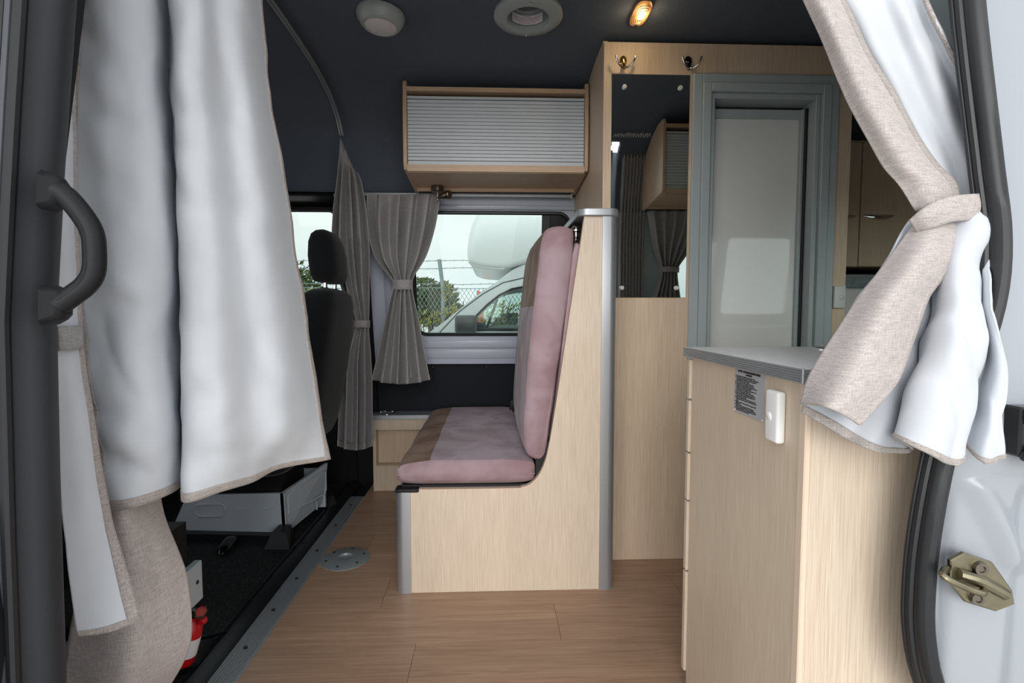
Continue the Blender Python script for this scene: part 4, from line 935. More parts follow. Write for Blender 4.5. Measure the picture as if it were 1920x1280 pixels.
sp = T('reading_light', 'small bronze swivel reading light under the overhead cabinet', 'light', (-.268, 2.50, 1.53))
obj('base', MB().lathe([(0, .028), (.030, .028), (.031, .022), (.031, .004), (.026, 0), (0, 0)], (-.268, 2.50, 1.574), (0, 0, 1), 28), 'nickel', sp)
obj('stem', MB().cyl((-.268, 2.50, 1.575), (-.268, 2.50, 1.535), .005, 10), 'nickel', sp)
obj('head', MB().tube(spline([(-.266, 2.50, 1.546), (-.235, 2.475, 1.551), (-.212, 2.458, 1.553), (-.203, 2.452, 1.553)], 10), [.006, .011, .015, .018, .020, .021, .021, .020, .019, .016], 16), 'nickel', sp, smooth=60)
fe = None

# ------------------------------------------------------------------ ceiling fittings
ZC = 2.041
def dome(x, y): return (x, y, 2.035)
lt = T('round_ceiling_light', 'round silver ceiling light with pale ribbed lens', 'light', (-.393, 1.86, 2.0))
obj('bezel', MB().lathe([(.082, .008), (.084, .0), (.080, -.014), (.070, -.030), (.062, -.038), (.057, -.038), (.055, -.034)], (-.393, 1.862, 2.034), (0.05, 0, 1), 44), 'vent_grey', lt, smooth=60)
obj('lens', MB().lathe([(0, -.040), (.030, -.039), (.055, -.034), (.055, -.030)], (-.393, 1.862, 2.034), (0.05, 0, 1), 44), 'diffuser', lt, smooth=60)
vt = T('ceiling_vent', 'round grey ceiling vent ring with a warning label inside', 'vent', (.125, 1.845, 2.0))
vc = (.125, 1.848, 2.041)
obj('flange', MB().lathe([(.121, .004), (.122, -.006), (.114, -.014), (.080, -.018), (.074, -.015), (.071, .0), (.070, .035)], vc, (0, 0, 1), 56), 'vent_grey', vt, smooth=50)
obj('throat', MB().lathe([(.0705, .0), (.0700, .045), (.058, .046), (.058, .09)], vc, (0, 0, 1), 44), 'alu_satin', vt)
obj('duct', MB().lathe([(.058, .07), (.0, .07)], vc, (0, 0, 1), 44), 'ink_black', vt)
s0 = None
for k in range(4):
    a = PI/2*k; x, y = vc[0]+.099*math.cos(a), vc[1]+.099*math.sin(a)
    if s0 is None: s0 = obj('screw', MB().lathe([(0, -.004), (.0035, -.003), (.004, 0)], (x, y, vc[2]-.0165), (0, 0, 1), 10), 'chrome', vt); b0 = (x, y)
    else: dup(s0, (x-b0[0], y-b0[1], 0), vt)
# label on the far inside of the throat, wrapped round the cylinder
lab = MB(); rows = []
A0 = math.radians(52)
for zt in (.036, .004): rows.append([(vc[0]+.0690*math.sin(-A0+2*A0*k/16), vc[1]+.0690*math.cos(-A0+2*A0*k/16), vc[2]+zt) for k in range(17)])
lab.grid(rows); lb = obj('warning_label', lab, 'label_white', vt, recalc=False)
def wraptext(s, z, size):
    o = text('print_line', s, size, (0, 0, 0), (1, 0, 0), (0, 1, 0), 'ink_red', lb, 'CENTER', depth=0)
    # bend onto the cylinder
    org = WL[o.name]
    for v in o.data.vertices:
        p = v.co+org; a = p.x/.0685
        v.co = Vector((vc[0]+.0685*math.sin(a), vc[1]+.0685*math.cos(a), vc[2]+z+p.y))
    o.location = -WL[lb.name]; WL[o.name] = Vector()
wraptext('WARNING', .0295, .0058)
for k, s in enumerate(('THIS VENT MUST REMAIN PERMANENTLY', 'OPEN, CLEAN AND UNRESTRICTED TO', 'PROVIDE VENTILATION WHEN LP GAS', 'APPLIANCES ARE IN USE')): wraptext(s, .0235-.0056*k, .0058)

lm = T('oval_interior_lamp', 'lit amber oval lamp on the ceiling', 'lamp', (.516, 1.815, 2.02))
def oval(cx, cy, a, b2, n=40, e=.62): return [(cx+a*se(math.cos(2*PI*k/n), e), cy+b2*se(math.sin(2*PI*k/n), e)) for k in range(n)]
lc = (.516, 1.815)
obj('base', MB().prism(oval(lc[0], lc[1], .029, .068), 'Z', 2.028, 2.040, .003, 2), 'amber_lens', lm)
for k in range(3):
    obj('lens_ring', MB().tube([(x, y, 2.026-.002*k) for x, y in oval(lc[0], lc[1]-.006, .023-.005*k, .054-.010*k)], .0018, 6, closed=True), 'amber_lens', lm)
obj('bulb', MB().prism(oval(lc[0], lc[1]-.008, .010, .026), 'Z', 2.0235, 2.029), 'bulb', lm)
obj('switch', MB().box(lc[0]-.006, lc[0]+.005, lc[1]+.048, lc[1]+.058, 2.022, 2.028, .001, 1), 'ink_black', lm)
pd = bpy.data.lights.new('interior_bulb', 'POINT'); pd.energy = .35; pd.color = (1, .78, .48); pd.shadow_soft_size = .02
po = bpy.data.objects.new('interior_bulb', pd); COL.objects.link(po); po.location = (lc[0], lc[1]-.008, 2.005)

# ------------------------------------------------------------------ small side table, table mount
st_ = T('side_table', 'small oak side cabinet with grey top against the far wall', 'cabinet', (-.5, 2.87, 0))
obj('side_board', MB().prism([(2.795, 0), (2.95, 0), (2.92, .405), (2.795, .405)], 'X', -.668, -.652), 'oak', st_)
obj('side_board', MB().prism([(2.795, 0), (2.95, 0), (2.92, .405), (2.795, .405)], 'X', -.351, -.335), 'oak', st_)
obj('top_rail', MB().box(-.652, -.351, 2.797, 2.812, .343, .405), 'oak', st_)
obj('kick_board', MB().box(-.652, -.351, 2.797, 2.812, .0, .140), 'oak', st_)
obj('shelf', MB().box(-.652, -.351, 2.81, 2.90, .128, .142), 'oak', st_)
obj('back_board', MB().box(-.652, -.351, 2.86, 2.868, .14, .40), 'oak_dark', st_)
obj('top', MB().prism(rrect(-.674, -.330, 2.786, 2.915, .006), 'Z', .405, .427), 'table_grey', st_)
obj('edge_strip', MB().box(-.676, -.330, 2.783, 2.788, .4045, .4275, .001, 1), 'alu_satin', st_)
obj('cup_holder', MB().lathe([(.052, .0), (.052, .003), (.046, .0035), (.045, -.002), (.044, -.05), (0, -.05)], (-.602, 2.853, .4275), (0, 0, 1), 36), 'chrome', st_)
tm = T('table_leg_socket', 'round metal table leg socket set in the floor', 'floor socket', (-.622, 2.015, 0))
obj('flange', MB().lathe([(.095, .0), (.095, .003), (.088, .0055), (.040, .010), (.031, .010), (.029, .002), (0, .002)], (-.600, 2.015, .0), (0, 0, 1), 48), 'alu_strip', tm)
s0 = None
for k in range(6):
    a = 2*PI*k/6+.4; x, y = -.600+.074*math.cos(a), 2.015+.074*math.sin(a)
    if s0 is None: s0 = obj('screw', MB().lathe([(0, .002), (.005, .0015), (.006, 0)], (x, y, .0068), (0, 0, 1), 10), 'ink_black', tm); b0 = (x, y)
    else: dup(s0, (x-b0[0], y-b0[1], 0), tm)

# ------------------------------------------------------------------ curtains
ctk = T('window_curtain_rail', 'silver curtain rail above the far window', 'curtain rail', (-.13, 2.6, 1.57))
obj('rail', MB().box(-.66, .40, 2.592, 2.612, 1.572, 1.592, .003, 1), 'alu_satin', ctk)
obj('end_stop', MB().box(.392, .402, 2.588, 2.616, 1.570, 1.594, .002, 1), 'grey_white_plastic', ctk)
trk = T('cab_curtain_track', 'grey curtain track curving over the ceiling behind the cab', 'curtain track', (-.74, 2.1, 1.85))
tp = spline([(-.74, 1.0, 1.915), (-.74, 1.06, 1.94), (-.74, 1.2, 1.995), (-.74, 1.43, 2.029), (-.74, 1.775, 2.039), (-.74, 2.12, 2.029), (-.74, 2.35, 1.996), (-.74, 2.49, 1.937), (-.74, 2.565, 1.865)], 50)
mb = MB()
for dx in (-.006, .006): mb.tube([p+Vector((dx, 0, -.006)) for p in tp], .0055, 8)
obj('rail', mb, 'alu_satin', trk)

wc = T('window_curtain', 'dark grey gathered curtain tied at the waist beside the far window', 'curtain', (-.45, 2.6, .65), None)
obj_u = cloth('upper_drape', NETS['window_curtain_upper'], ['linen_grey', 'lining'], wc, 110, 44, .003, wr=.004, ws=14)
obj_l = cloth('lower_drape', NETS['window_curtain_lower'], ['linen_grey', 'lining'], wc, 110, 50, .003, wr=.005, ws=10)
cloth('tie_band', NETS['window_tie'], ['linen_grey'], wc, 20, 5, .006, wr=0)
cloth('bottom_hem', NETS['window_curtain_lower'], ['linen_grey'], wc, 110, 4, .006, v0=.955, v1=1, wr=.005, ws=10)
cc = T('cab_curtain', 'long dark grey curtain tied at the waist behind the driver seat', 'curtain', (-.72, 2.57, .33), None)
cloth('upper_drape', NETS['cab_curtain_upper'], ['linen_grey', 'lining'], cc, 90, 50, .003, wr=.005, ws=12)
cloth('lower_drape', NETS['cab_curtain_lower'], ['linen_grey', 'lining'], cc, 90, 50, .003, wr=.006, ws=10)
cloth('tie_band', NETS['cab_tie'], ['linen_grey'], cc, 16, 5, .007, wr=0)
cloth('bottom_hem', NETS['cab_curtain_lower'], ['linen_grey'], cc, 90, 4, .006, v0=.965, v1=1, wr=.006, ws=10)

dk = T('door_curtain_rail', 'white curtain rail over the sliding door opening', 'curtain rail', (0, 1.02, 1.96))
obj('rail', MB().box(-.72, .86, 1.005, 1.025, 1.962, 1.978, .003, 1), 'alu_satin', dk)
h0 = None
for x in [-.66+.055*k for k in range(8)]+[.52+.05*k for k in range(7)]:
    if h0 is None: h0 = obj('glide_hook', MB().box(x-.004, x+.004, 1.008, 1.022, 1.935, 1.962, .002, 1), 'white_plastic', dk); x00 = x
    else: dup(h0, (x-x00, 0, 0), dk)

dl = T('door_curtain', 'white-lined door curtain hanging loose across the cab side of the opening', 'curtain', (-.55, 1.0, .62), None)
nA = NETS['door_curtain_left']
cloth('drape', nA, ['lining', 'linen_light'], dl, 120, 130, .003, wr=.011, ws=7, crease=.006)
cloth('bottom_binding', nA, ['linen_binding'], dl, 120, 4, .0055, v0=.988, v1=1.0, wr=.011, ws=7, crease=.006)
cloth('edge_binding', nA, ['linen_binding'], dl, 4, 130, .0055, u0=-.0, u1=.026, wr=.011, ws=7, crease=.006)
cloth('edge_binding', nA, ['linen_binding'], dl, 4, 130, .0055, u0=.986, u1=1.0, wr=.011, ws=7, crease=.006)

dv = T('divider_curtain', 'long cab divider curtain with grey linen and a white-lined flap, bunched behind the door pillar', 'curtain', (-.68, .95, .26), None)
cloth('lining_flap', NETS['divider_lining'], ['lining', 'linen_light'], dv, 30, 80, .003, wr=.004, ws=7)
cloth('edge_binding', NETS['divider_lining'], ['linen_binding'], dv, 4, 80, .0055, u0=.80, u1=1.0, wr=.004, ws=7)
cloth('bottom_binding', NETS['divider_lining'], ['linen_binding'], dv, 30, 4, .0055, v0=.985, v1=1.0, wr=.004, ws=7)
cloth('linen_panel', NETS['divider_panel'], ['linen_light', 'lining'], dv, 50, 80, .003, wr=.006, ws=8)
nB = NETS['divider_lining']
cloth('tie_band', [[(p[0], p[1]-.006, z) for p in nB[5]] for z in (.975, .955, .935)], ['linen_grey'], dv, 8, 5, .006, wr=0)

dr_ = T('door_curtain', 'white-lined door curtain swept back and tied over the kitchen', 'curtain', (.7, .72, .78), None)
cloth('front_fold_upper', NETS['right_fold_upper'], ['linen_light', 'lining'], dr_, 30, 70, .003, wr=.003, ws=9)
cloth('fold_hem_upper', NETS['right_fold_upper'], ['linen_binding'], dr_, 4, 70, .005, u0=.88, u1=1.0, wr=.004, ws=9)
cloth('front_fold_lower', NETS['right_fold_lower'], ['linen_light', 'lining'], dr_, 40, 60, .003, wr=.003, ws=9)
cloth('fold_hem_lower', NETS['right_fold_lower'], ['linen_light'], dr_, 4, 60, .005, u0=.93, u1=1.0, wr=.003, ws=9)
cloth('lining_upper', NETS['right_lining_upper'], ['lining', 'linen_light'], dr_, 60, 70, .003, wr=.004, ws=8)
cloth('edge_binding', NETS['right_lining_upper'], ['linen_binding'], dr_, 4, 70, .0055, u0=.955, u1=1.0, wr=.004, ws=8)
cloth('lining_lower', NETS['right_lining_lower'], ['lining', 'linen_light'], dr_, 140, 80, .003, wr=.008, ws=11, crease=.008)
cloth('bottom_binding', NETS['right_lining_lower'], ['linen_binding'], dr_, 140, 5, .0055, v0=.962, v1=1.0, wr=.008, ws=11, crease=.008)
rd = [[(.745+.0095*k+.02*r/6, .90+dy+.010*(1 if k % 2 else -1)*(1-.5*(r == 0)), z) for k in range(17)] for r, (z, dy) in enumerate(((1.955, .10), (1.80, .06), (1.6, .01), (1.4, -.02), (1.25, -.03), (1.1, -.04), (.95, -.05)))]
cloth('gathered_drape', rd, ['lining', 'linen_grey'], dr_, 110, 50, .003, wr=.004, ws=8)
cloth('tie_band', NETS['right_tie'], ['linen_light'], dr_, 24, 9, .005, wr=0)

# kitchen window curtain, seen in the mirror
kc = T('kitchen_curtain', 'dark gathered curtain tied at the kitchen window, seen in the mirror', 'curtain', (1.05, .9, .95), None)
def kpleat(z, x0, x1, y, amp, n=13): return [(x0+(x1-x0)*k/(n-1), y+amp*(1 if k % 2 else -1), z) for k in range(n)]
ku = [kpleat(1.585, 1.30, .90, .965, .012), kpleat(1.50, 1.26, .92, .955, .018), kpleat(1.38, 1.19, .95, .935, .02), kpleat(1.28, 1.12, .99, .92, .018), kpleat(1.245, 1.103, 1.0, .915, .015)]
kl = [kpleat(1.245, 1.103, 1.0, .915, .015), kpleat(1.18, 1.11, .99, .91, .02), kpleat(1.08, 1.13, .96, .905, .024), kpleat(.96, 1.16, .93, .90, .026)]
cloth('upper_drape', ku, ['linen_grey', 'lining'], kc, 100, 40, .003, wr=.004, ws=12)
cloth('lower_drape', kl, ['linen_grey', 'lining'], kc, 100, 40, .003, wr=.004, ws=12)
cloth('tie_band', [[(1.11, .915, 1.262), (1.07, .95, 1.262), (1.03, .95, 1.262), (.99, .915, 1.262)], [(1.11, .913, 1.23), (1.07, .948, 1.23), (1.03, .948, 1.23), (.99, .913, 1.23)]], ['linen_grey'], kc, 16, 5, .006, wr=0)

# ------------------------------------------------------------------ cab seats
ds = T('driver_seat', 'black fabric driver seat with headrest on a grey metal base', 'seat', (-1.1, 2.35, -.02))
def soft(rows, nm, mat, par):
    bm = MB(); V = [[bm.bm.verts.new(p) for p in r] for r in rows]; n = len(V[0])
    for i in range(len(V)-1):
        for j in range(n): bm.bm.faces.new((V[i][j], V[i+1][j], V[i+1][(j+1) % n], V[i][(j+1) % n]))
    bm.bm.faces.new(V[0]); bm.bm.faces.new(V[-1][::-1]); return obj(nm, bm, mat, par, smooth=60)
def blob(c0, c1, prof, e=.45, n=32):
    """stack of super-ellipse rings from c0 (bottom) to c1 (top); prof = (t, halfX, halfY)"""
    rows = []
    for t, hx, hy in prof:
        c = Vector(c0).lerp(Vector(c1), t)
        rows.append([(c.x+hx*se(math.cos(2*PI*k/n), e), c.y+hy*se(math.sin(2*PI*k/n), e), c.z) for k in range(n)])
    return rows
def seat(root, y, top=1.10, dx=0.):
    soft(blob((-.88+dx, y, .42), (-.745+dx, y, top), [(0, .09, .21), (.08, .105, .235), (.45, .105, .245), (.75, .095, .235), (.90, .082, .21), (.96, .07, .18), (.99, .048, .14), (1.0, .02, .10)]), 'backrest', 'seat_fabric', root)
    soft(blob((-.740+dx, y-.005, 1.125), (-.755+dx, y-.005, 1.36), [(0, .030, .085), (.03, .050, .115), (.15, .062, .128), (.5, .064, .130), (.75, .058, .122), (.90, .046, .105), (.97, .03, .08), (1, .012, .05)], .6), 'headrest', 'seat_fabric', root)
    for s in (-1, 1):
        obj('headrest_post', MB().cyl((-.742+dx, y+s*.068, 1.06), (-.740+dx, y+s*.068, 1.16), .009, 12), 'chrome', root)
        obj('post_collar', MB().lathe([(0, .012), (.016, .012), (.018, 0), (0, 0)], (-.744+dx, y+s*.068, 1.092), (0, 0, 1), 14), 'black_plastic', root)
    soft(blob((-1.14+dx, y, .30), (-1.14+dx, y, .50), [(0, .24, .21), (.1, .26, .235), (.7, .265, .24), (.92, .25, .22), (1, .2, .18)], .35), 'seat_pad', 'seat_fabric', root)
seat(ds, 2.345)
obj('base_front', MB().prism([(-1.44, .02), (-.930, .0), (-.937, .186), (-1.34, .182), (-1.38, .15)], 'Y', 2.262, 2.275), 'seat_metal', ds)
obj('base_side', MB().hexa([(-.950, 2.262, .0), (-.936, 2.262, .0), (-.872, 2.575, .02), (-.886, 2.575, .02), (-.957, 2.262, .186), (-.943, 2.262, .186), (-.846, 2.575, .228), (-.860, 2.575, .228)]), 'seat_metal', ds)
obj('base_far', MB().box(-1.44, -.86, 2.57, 2.585, 0, .2), 'seat_metal', ds)
# pressed relief on the base
Pn = lambda u, v, o: (-.943+(.097)*u+o*.97-.001, 2.262+.313*u, .012+.18*v+u*.028*v)
obj('pressed_bead', MB().tube([Pn(u, v, .004) for u, v in ((.08, .40), (.88, .32), (.93, .40), (.93, .85), (.86, .92), (.15, .86), (.08, .78))], .004, 6, closed=True), 'seat_metal', ds)
obj('pressed_bead', MB().tube([Pn(u, v, .004) for u, v in ((.70, .05), (.70, .26), (.64, .33))], .004, 6), 'seat_metal', ds)
obj('pressed_bead', MB().tube([(x, 2.261, z) for x, z in rrect(-1.33, -1.20, .085, .14, .024)], .005, 6, closed=True), 'seat_metal', ds)
obj('pressed_bead', MB().tube([(-1.15, 2.261, .120), (-1.12, 2.261, .114), (-1.10, 2.261, .113)], .003, 6), 'seat_metal', ds)
obj('pressed_bead', MB().tube([(-1.03, 2.261, .113), (-1.01, 2.261, .114), (-.985, 2.261, .121)], .003, 6), 'seat_metal', ds)
obj('seat_slide', MB().box(-1.42, -.96, 2.29, 2.56, .10, .30), 'black_plastic', ds)
obj('base_skirt', MB().prism([(-1.48, -.02), (-.93, -.02), (-.93, .002), (-.945, .006), (-1.44, .026), (-1.48, .02)], 'Y', 2.225, 2.262), 'rubber', ds)
obj('floor_bracket', MB().hexa([(-.985, 2.15, -.02), (-.875, 2.15, -.02), (-.89, 2.26, -.02), (-.975, 2.26, -.02), (-.965, 2.185, .038), (-.905, 2.185, .038), (-.91, 2.255, .045), (-.96, 2.255, .045)]), 'rubber', ds)
obj('floor_bracket', MB().hexa([(-.85, 2.56, -.02), (-.80, 2.60, -.02), (-.83, 2.66, -.02), (-.87, 2.64, -.02), (-.85, 2.58, .05), (-.83, 2.60, .05), (-.84, 2.64, .05), (-.86, 2.63, .05)]), 'rubber', ds)
obj('seat_lever', MB().tube(spline([(-1.15, 2.235, .0), (-1.148, 2.19, .008), (-1.14, 2.13, .002), (-1.132, 2.085, -.008)], 14), [.014, .020, .024, .026, .027, .027, .027, .027, .026, .025, .023, .020, .016, .008], 12, flat=.45), 'gloss_black', ds, smooth=60)

pz = T('passenger_seat', 'passenger seat base corner in grey metal behind the door curtain', 'seat', (-1.1, 1.2, -.02))
seat(pz, 1.20, 1.10, -.24)
obj('base_side', MB().box(-.822, -.802, 1.02, 1.385, .21, .318, .002, 1), 'seat_metal', pz)
obj('base_end', MB().box(-1.40, -.822, 1.02, 1.36, .21, .305, .002, 1), 'seat_metal', pz)
obj('base_bolt', MB().lathe([(0, .003), (.005, .002), (.006, 0)], (-.802, 1.36, .268), (1, 0, 0), 10), 'ink_black', pz)
obj('seat_slide', MB().box(-1.40, -.85, 1.06, 1.40, .31, .42), 'black_plastic', pz)
obj('pedestal', MB().box(-1.35, -.86, 1.05, 1.34, -.02, .21), 'black_plastic', pz)
obj('floor_bracket', MB().hexa([(-.92, 1.40, -.02), (-.83, 1.42, -.02), (-.85, 1.56, -.02), (-.94, 1.54, -.02), (-.90, 1.42, .06), (-.87, 1.43, .06), (-.88, 1.47, .03), (-.91, 1.47, .03)]), 'rubber', pz)

fx = T('fire_extinguisher', 'red extinguisher with white label and clear gauge by the passenger seat base', 'extinguisher', (-.82, 1.36, .02))
ax = Vector((.25, .1, 1)).normalized()
obj('bottle', MB().lathe([(0, -.03), (.026, -.028), (.032, -.02), (.032, .055), (.030, .075), (.020, .093), (.012, .10)], (-.846, 1.36, .070), ax, 28), 'red_plastic', fx, smooth=50)
obj('label', MB().lathe([(.0325, .0), (.0325, .05)], (-.846, 1.36, .070), ax, 28), 'label_white', fx, smooth=50)
obj('neck', MB().cyl((-.822, 1.375, .160), (-.816, 1.378, .180), .012, 14), 'nickel', fx)
obj('gauge', MB().lathe([(0, .016), (.012, .016), (.0165, .010), (.0165, -.010), (0, -.010)], (-.795, 1.360, .186), (.5, -1, .1), 24), 'clear_glass', fx)
obj('gauge_face', MB().lathe([(0, .001), (.013, .001), (.013, -.008), (0, -.008)], (-.795, 1.360, .186), (.5, -1, .1), 20), 'red_plastic', fx)
obj('lever', MB().box(-.805, -.782, 1.352, 1.372, .150, .168, .007, 3), 'red_plastic', fx)

# white hand-lettering on the headliner above the door, too small to read
sl_ = T('door_lettering', 'tiny white script lettering on the dark headliner above the door curtain', 'lettering', (.77, 1.09, 1.98))
rnd = random.Random(3); x = .66
while x < .86:
    h = rnd.uniform(.006, .016); y0 = 1.105
    obj('stroke', MB().tube(spline([(x, y0, 1.954), (x+.005, y0+.012, 1.956+h*.6), (x+.010, y0+.02, 1.957+h), (x+.013, y0+.008, 1.955)], 7), .0014, 5), 'label_white', sl_)
    x += rnd.uniform(.010, .018)

# ------------------------------------------------------------------ outside
gr = struct('ground', MB().box(-120, 120, -120, 160, -.75, -.62), 'asphalt', label='pale asphalt yard outside the van', smooth=0)

mh = T('motorhome', 'white overcab motorhome parked beyond the window', 'motorhome', (1.2, 5.9, -.62))
body = [(-1.42, -.25), (-1.45, .25), (-1.36, .50), (-.95, .68), (-.655, .772), (-.47, .905), (-.28, 1.06), (-.10, 1.20), (.03, 1.285), (.184, 1.40), (.315, 1.47), (.50, 1.53), (3.6, 1.56), (3.6, -.25)]
win = [(-.30, .806), (-.19, .93), (-.06, 1.06), (.06, 1.155), (.18, 1.215), (.30, 1.238), (.50, 1.245), (.62, 1.24), (.64, 1.20), (.64, .845), (.60, .825), (.2, .812)]
sd0 = obj('body_side', MB().plate(body, [win], 'Y', 5.0, 5.03), 'white_van', mh)
dup(sd0, (0, 1.77, 0), mh)
obj('body_shell', MB().grid([[(x, 5.0, z) for x, z in body[:4]]+[(x, 5.0, z) for x, z in body[4:13]], [(x, 6.8, z) for x, z in body[:4]]+[(x, 6.8, z) for x, z in body[4:13]]]), 'white_van', mh)
oc = spline([(.45, 0, 1.52), (.30, 0, 1.46), (.12, 0, 1.415), (-.08, 0, 1.422), (-.19, 0, 1.45), (-.238, 0, 1.49), (-.25, 0, 1.60), (-.215, 0, 1.80), (-.13, 0, 1.97), (.0, 0, 2.10), (.28, 0, 2.22), (.7, 0, 2.28)], 44)
obj('overcab_pod', MB().prism([(p.x, p.z) for p in oc]+[(3.6, 2.30), (3.6, 1.52)], 'Y', 4.93, 6.87, .05, 4), 'white_van', mh, smooth=40)
obj('pod_underside', MB().tube([(p.x, 4.955, p.z-.004) for p in oc[8:20]], .012, 6), 'grey_white_plastic', mh)
obj('window_seal', MB().tube([(x, 4.996, z) for x, z in win], .012, 6, closed=True), 'rubber', mh)
obj('side_glass', MB().plate(win, [], 'Y', 5.014, 5.018), 'clear_glass', mh)
obj('side_glass', MB().plate(win, [], 'Y', 6.784, 6.788), 'clear_glass', mh)
obj('door_sill', MB().box(-.2, .64, 5.035, 5.12, .70, .83), 'interior_grey', mh)
obj('dashboard', MB().prism([(-.62, .70), (-.62, .74), (-.25, .86), (-.10, .84), (-.08, .70)], 'Y', 5.04, 6.76), 'interior_grey', mh)
obj('steering_wheel', MB().tube([(-.01+.10*math.cos(a)*.55, 5.42+.17*math.sin(a), .98+.15*math.cos(a)) for a in [2*PI*k/24 for k in range(24)]], .014, 8, closed=True), 'mirror_body', mh)
obj('cab_seat', MB().box(.62, .80, 5.2, 5.7, .4, 1.25, .06, 3), 'interior_grey', mh)
obj('door_mirror', MB().box(-.365, -.155, 4.78, 4.90, .785, .962, .035, 4), 'mirror_body', mh, smooth=60)
obj('mirror_arm', MB().tube([(-.22, 4.90, .82), (-.20, 5.0, .80)], .02, 8), 'mirror_body', mh)
obj('shut_line', MB().tube([(-.62, 4.997, .60), (-.52, 4.997, .80), (-.33, 4.997, 1.0), (-.10, 4.997, 1.17), (.10, 4.997, 1.28), (.34, 4.997, 1.335), (.62, 4.997, 1.35)], .005, 5), 'rubber_grey', mh)
for x in (-.85, 2.6):
    obj('wheel', MB().lathe([(0, .0), (.18, .0), (.20, .02), (.31, .02), (.32, -.02), (.32, -.18), (0, -.18)], (x, 5.0, -.30), (0, -1, 0), 32), 'tyre', mh)

# fence
fn = T('chain_link_fence', 'galvanised chain-link fence with barbed wire behind the motorhome', 'fence', (-2, 8, -.62))
mb = MB()
for k in range(-40, 190):
    for s in (-1, 1):
        x = -9+.066*k
        z0, z1 = -.58, 1.36
        xa, xb = (x, x+s*(z1-z0)*.62)
        if s < 0: xa, xb = x+.0, x-(z1-z0)*.62
        if max(xa, xb) > 3.2 or min(xa, xb) < -10.5: continue
        mb.tube([(xa, 8.0+.002*s, z0), (xb, 8.0+.002*s, z1)], .0036, 3, caps=False)
o = obj('chain_link_mesh', mb, 'galvanised', fn, smooth=0); o['kind'] = 'stuff'
for z in (1.36, 1.425, 1.665, 1.775):
    p = MB().tube([(x*.5, 8.0-(.0 if z < 1.4 else .10*(z-1.36)), z+.012*math.sin(x*1.7+z*9)) for x in range(-21, 7)], .005, 4)
    if z > 1.4:
        for k in range(100):
            x = -10.4+.136*k; p.tube([(x-.012, 7.97, z+.012*math.sin(2*x*1.7+z*9)-.018), (x+.012, 7.97, z+.012*math.sin(2*x*1.7+z*9)+.018)], .003, 3)
    obj('barbed_wire' if z > 1.4 else 'top_wire', p, 'galvanised', fn, smooth=0)
ps0 = None
for x in (-.79, -3.75, -6.7, -9.7, 2.2):
    if ps0 is None: ps0 = obj('post', MB().tube([(x, 8.02, -.62), (x, 8.02, 1.35), (x-.02, 7.99, 1.55), (x-.045, 7.95, 1.80)], .030, 10), 'galvanised', fn); x00 = x
    else: dup(ps0, (x-x00, 0, 0), fn)

def leafmass(blobs, n, size, seed, spread=1.0):
    rnd = random.Random(seed); mb = MB()
    tot = sum(b2[3] for b2 in blobs)
    for (cx, cy, cz, r, ry, rz) in blobs:
        for k in range(int(n*r/tot)):
            d = Vector((rnd.gauss(0, 1), rnd.gauss(0, 1), rnd.gauss(0, 1))).normalized()*(rnd.random()**.35)
            p = Vector((cx+d.x*r, cy+d.y*ry, cz+d.z*rz)); s = size*(.6+.8*rnd.random())
            a = Vector((rnd.gauss(0, 1), rnd.gauss(0, 1), rnd.gauss(0, 1))).normalized(); b3 = a.orthogonal().normalized(); c3 = a.cross(b3)
            v = [mb.bm.verts.new(p+b3*s*.9), mb.bm.verts.new(p+c3*s*.4+a*s*.1), mb.bm.verts.new(p-b3*s*.9), mb.bm.verts.new(p-c3*s*.4+a*s*.1)]
            mb.bm.faces.new(v)
    return mb
def tree(x, y, h, blobs, n, size, seed, label, mat='foliage', name='tree'):
    t = T(name, label, 'tree', (x, y, -.62))
    obj('crown', leafmass(blobs, n, size, seed), mat, t, smooth=0, recalc=False)
    tk = MB().tube(spline([(x, y, -.62), (x+.05, y, .2), (x-.03, y, h)], 10), [.12, .11, .10, .10, .09, .08, .07, .06, .05, .03], 8)
    for k in range(5):
        a = k*1.3; tk.tube([(x, y, h*.6+.06*k), (x+.5*math.cos(a), y+.4*math.sin(a), h*.6+.5+.06*k)], [.04, .012], 6)
    obj('trunk', tk, 'bark', t)
    return t
tree(-4.75, 12.3, 1.6, [(-4.75, 12.3, 1.5, .60, .6, .75), (-4.45, 12.2, 1.15, .6, .6, .6), (-5.2, 12.4, 1.5, .6, .6, .8)], 3200, .075, 1, 'leafy green tree seen through the cab side window')
tree(-3.55, 10.4, 1.0, [(-3.55, 10.4, 1.02, .55, .5, .45), (-3.1, 10.3, .8, .5, .5, .35), (-3.9, 10.2, .7, .6, .5, .5)], 2600, .065, 2, 'pale sparse bush left of the fence post beyond the cab window', 'foliage_light', 'bush')
tree(-1.55, 12.4, 1.3, [(-1.75, 12.4, 1.45, .50, .5, .38), (-1.25, 12.5, 1.35, .40, .5, .40), (-1.5, 12.4, 1.0, .6, .5, .35), (-.95, 12.4, .95, .3, .4, .25)], 3400, .07, 3, 'dark green round tree behind the fence post')
vn = T('climbing_vine', 'sparse vine with yellow-green leaves growing through the fence', 'vine', (-.4, 7.95, -.5))
obj('leaves', leafmass([(-.55, 7.93, .98, .30, .08, .14), (.02, 7.93, 1.02, .36, .08, .16), (-.95, 7.93, .9, .22, .08, .14), (-.3, 7.93, .75, .6, .08, .14), (.5, 7.95, .95, .45, .08, .22), (-.72, 7.9, 1.3, .10, .05, .16), (-1.25, 7.93, .78, .2, .08, .16)], 900, .035, 5), 'foliage_light', vn, smooth=0, recalc=False)
tk = MB(); rnd = random.Random(4)
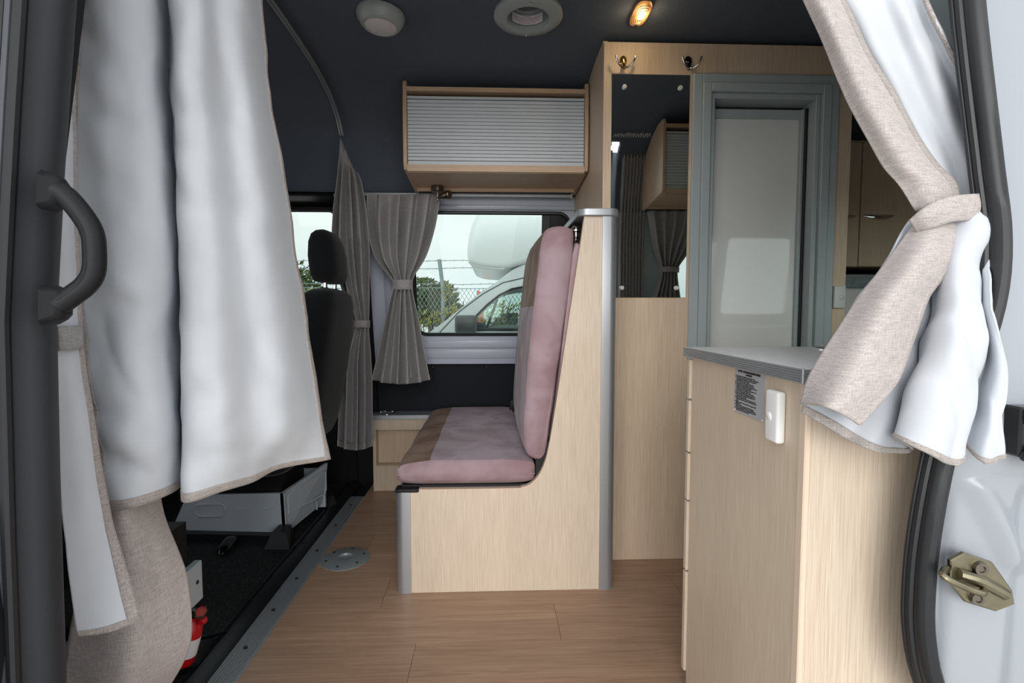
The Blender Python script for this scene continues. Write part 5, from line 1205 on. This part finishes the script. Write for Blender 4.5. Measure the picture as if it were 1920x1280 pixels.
for k in range(16):
    x = -1.4+.16*k; tk.tube(spline([(x, 7.96, -.6), (x+rnd.uniform(-.1, .1), 7.96, 0), (x+rnd.uniform(-.2, .2), 7.94, .5), (x+rnd.uniform(-.3, .3), 7.95, 1.0+rnd.uniform(-.1, .2))], 10), .006, 4)
obj('stems', tk, 'bark', vn)

# parked vehicles far off
def parked(x, y, s, label, win=True):
    t = T('parked_van', label, 'van', (x, y, -.62), 'parked vehicles in the yard')
    pr = [(x-1.3*s, -.35), (x-1.35*s, .15), (x-1.2*s, .38), (x-.85*s, .46), (x-.45*s, .98), (x-.2*s, 1.06), (x+1.3*s, 1.08), (x+1.35*s, .2), (x+1.33*s, -.35)]
    obj('body', MB().prism(pr, 'Y', y, y+1.6, .05, 2), 'white_van', t)
    obj('side_window', MB().prism([(x-.68*s, .52), (x-.40*s, .92), (x+.2*s, .94), (x+.2*s, .52)], 'Y', y-.01, y+.01), 'dark_glass', t)
    obj('side_window', MB().prism([(x+.28*s, .52), (x+.28*s, .94), (x+1.1*s, .94), (x+1.15*s, .52)], 'Y', y-.01, y+.01), 'dark_glass', t)
    for k in (-.85, .85): obj('wheel', MB().lathe([(0, .0), (.28, .0), (.30, -.03), (.30, -.16), (0, -.16)], (x+k*s, y, -.32), (0, -1, 0), 20), 'tyre', t)
parked(-2.4, 15.5, 1.0, 'white van parked beyond the fence under the dark tree')
parked(.6, 16.5, 1.0, 'white van parked behind the vine-covered fence')
parked(-6.2, 17.5, 1.0, 'white van parked far off behind the pale bush')
def flag(x, y, z0, z1, label):
    t = T('feather_flag', label, 'flag', (x, y, -.62))
    obj('pole', MB().cyl((x, y, -.62), (x, y, z1), .015, 8), 'galvanised', t)
    P = [(x, z0), (x+.14, z0+.06), (x+.15, z1-.25), (x+.10, z1-.06), (x, z1)]
    obj('banner', MB().prism(P, 'Y', y-.004, y+.004), 'orange_fabric', t)
flag(-.37, 12.0, .4, 1.49, 'orange feather flag rising behind the motorhome windscreen')
flag(.76, 9.8, .72, 1.30, 'orange feather flag seen through the motorhome window')
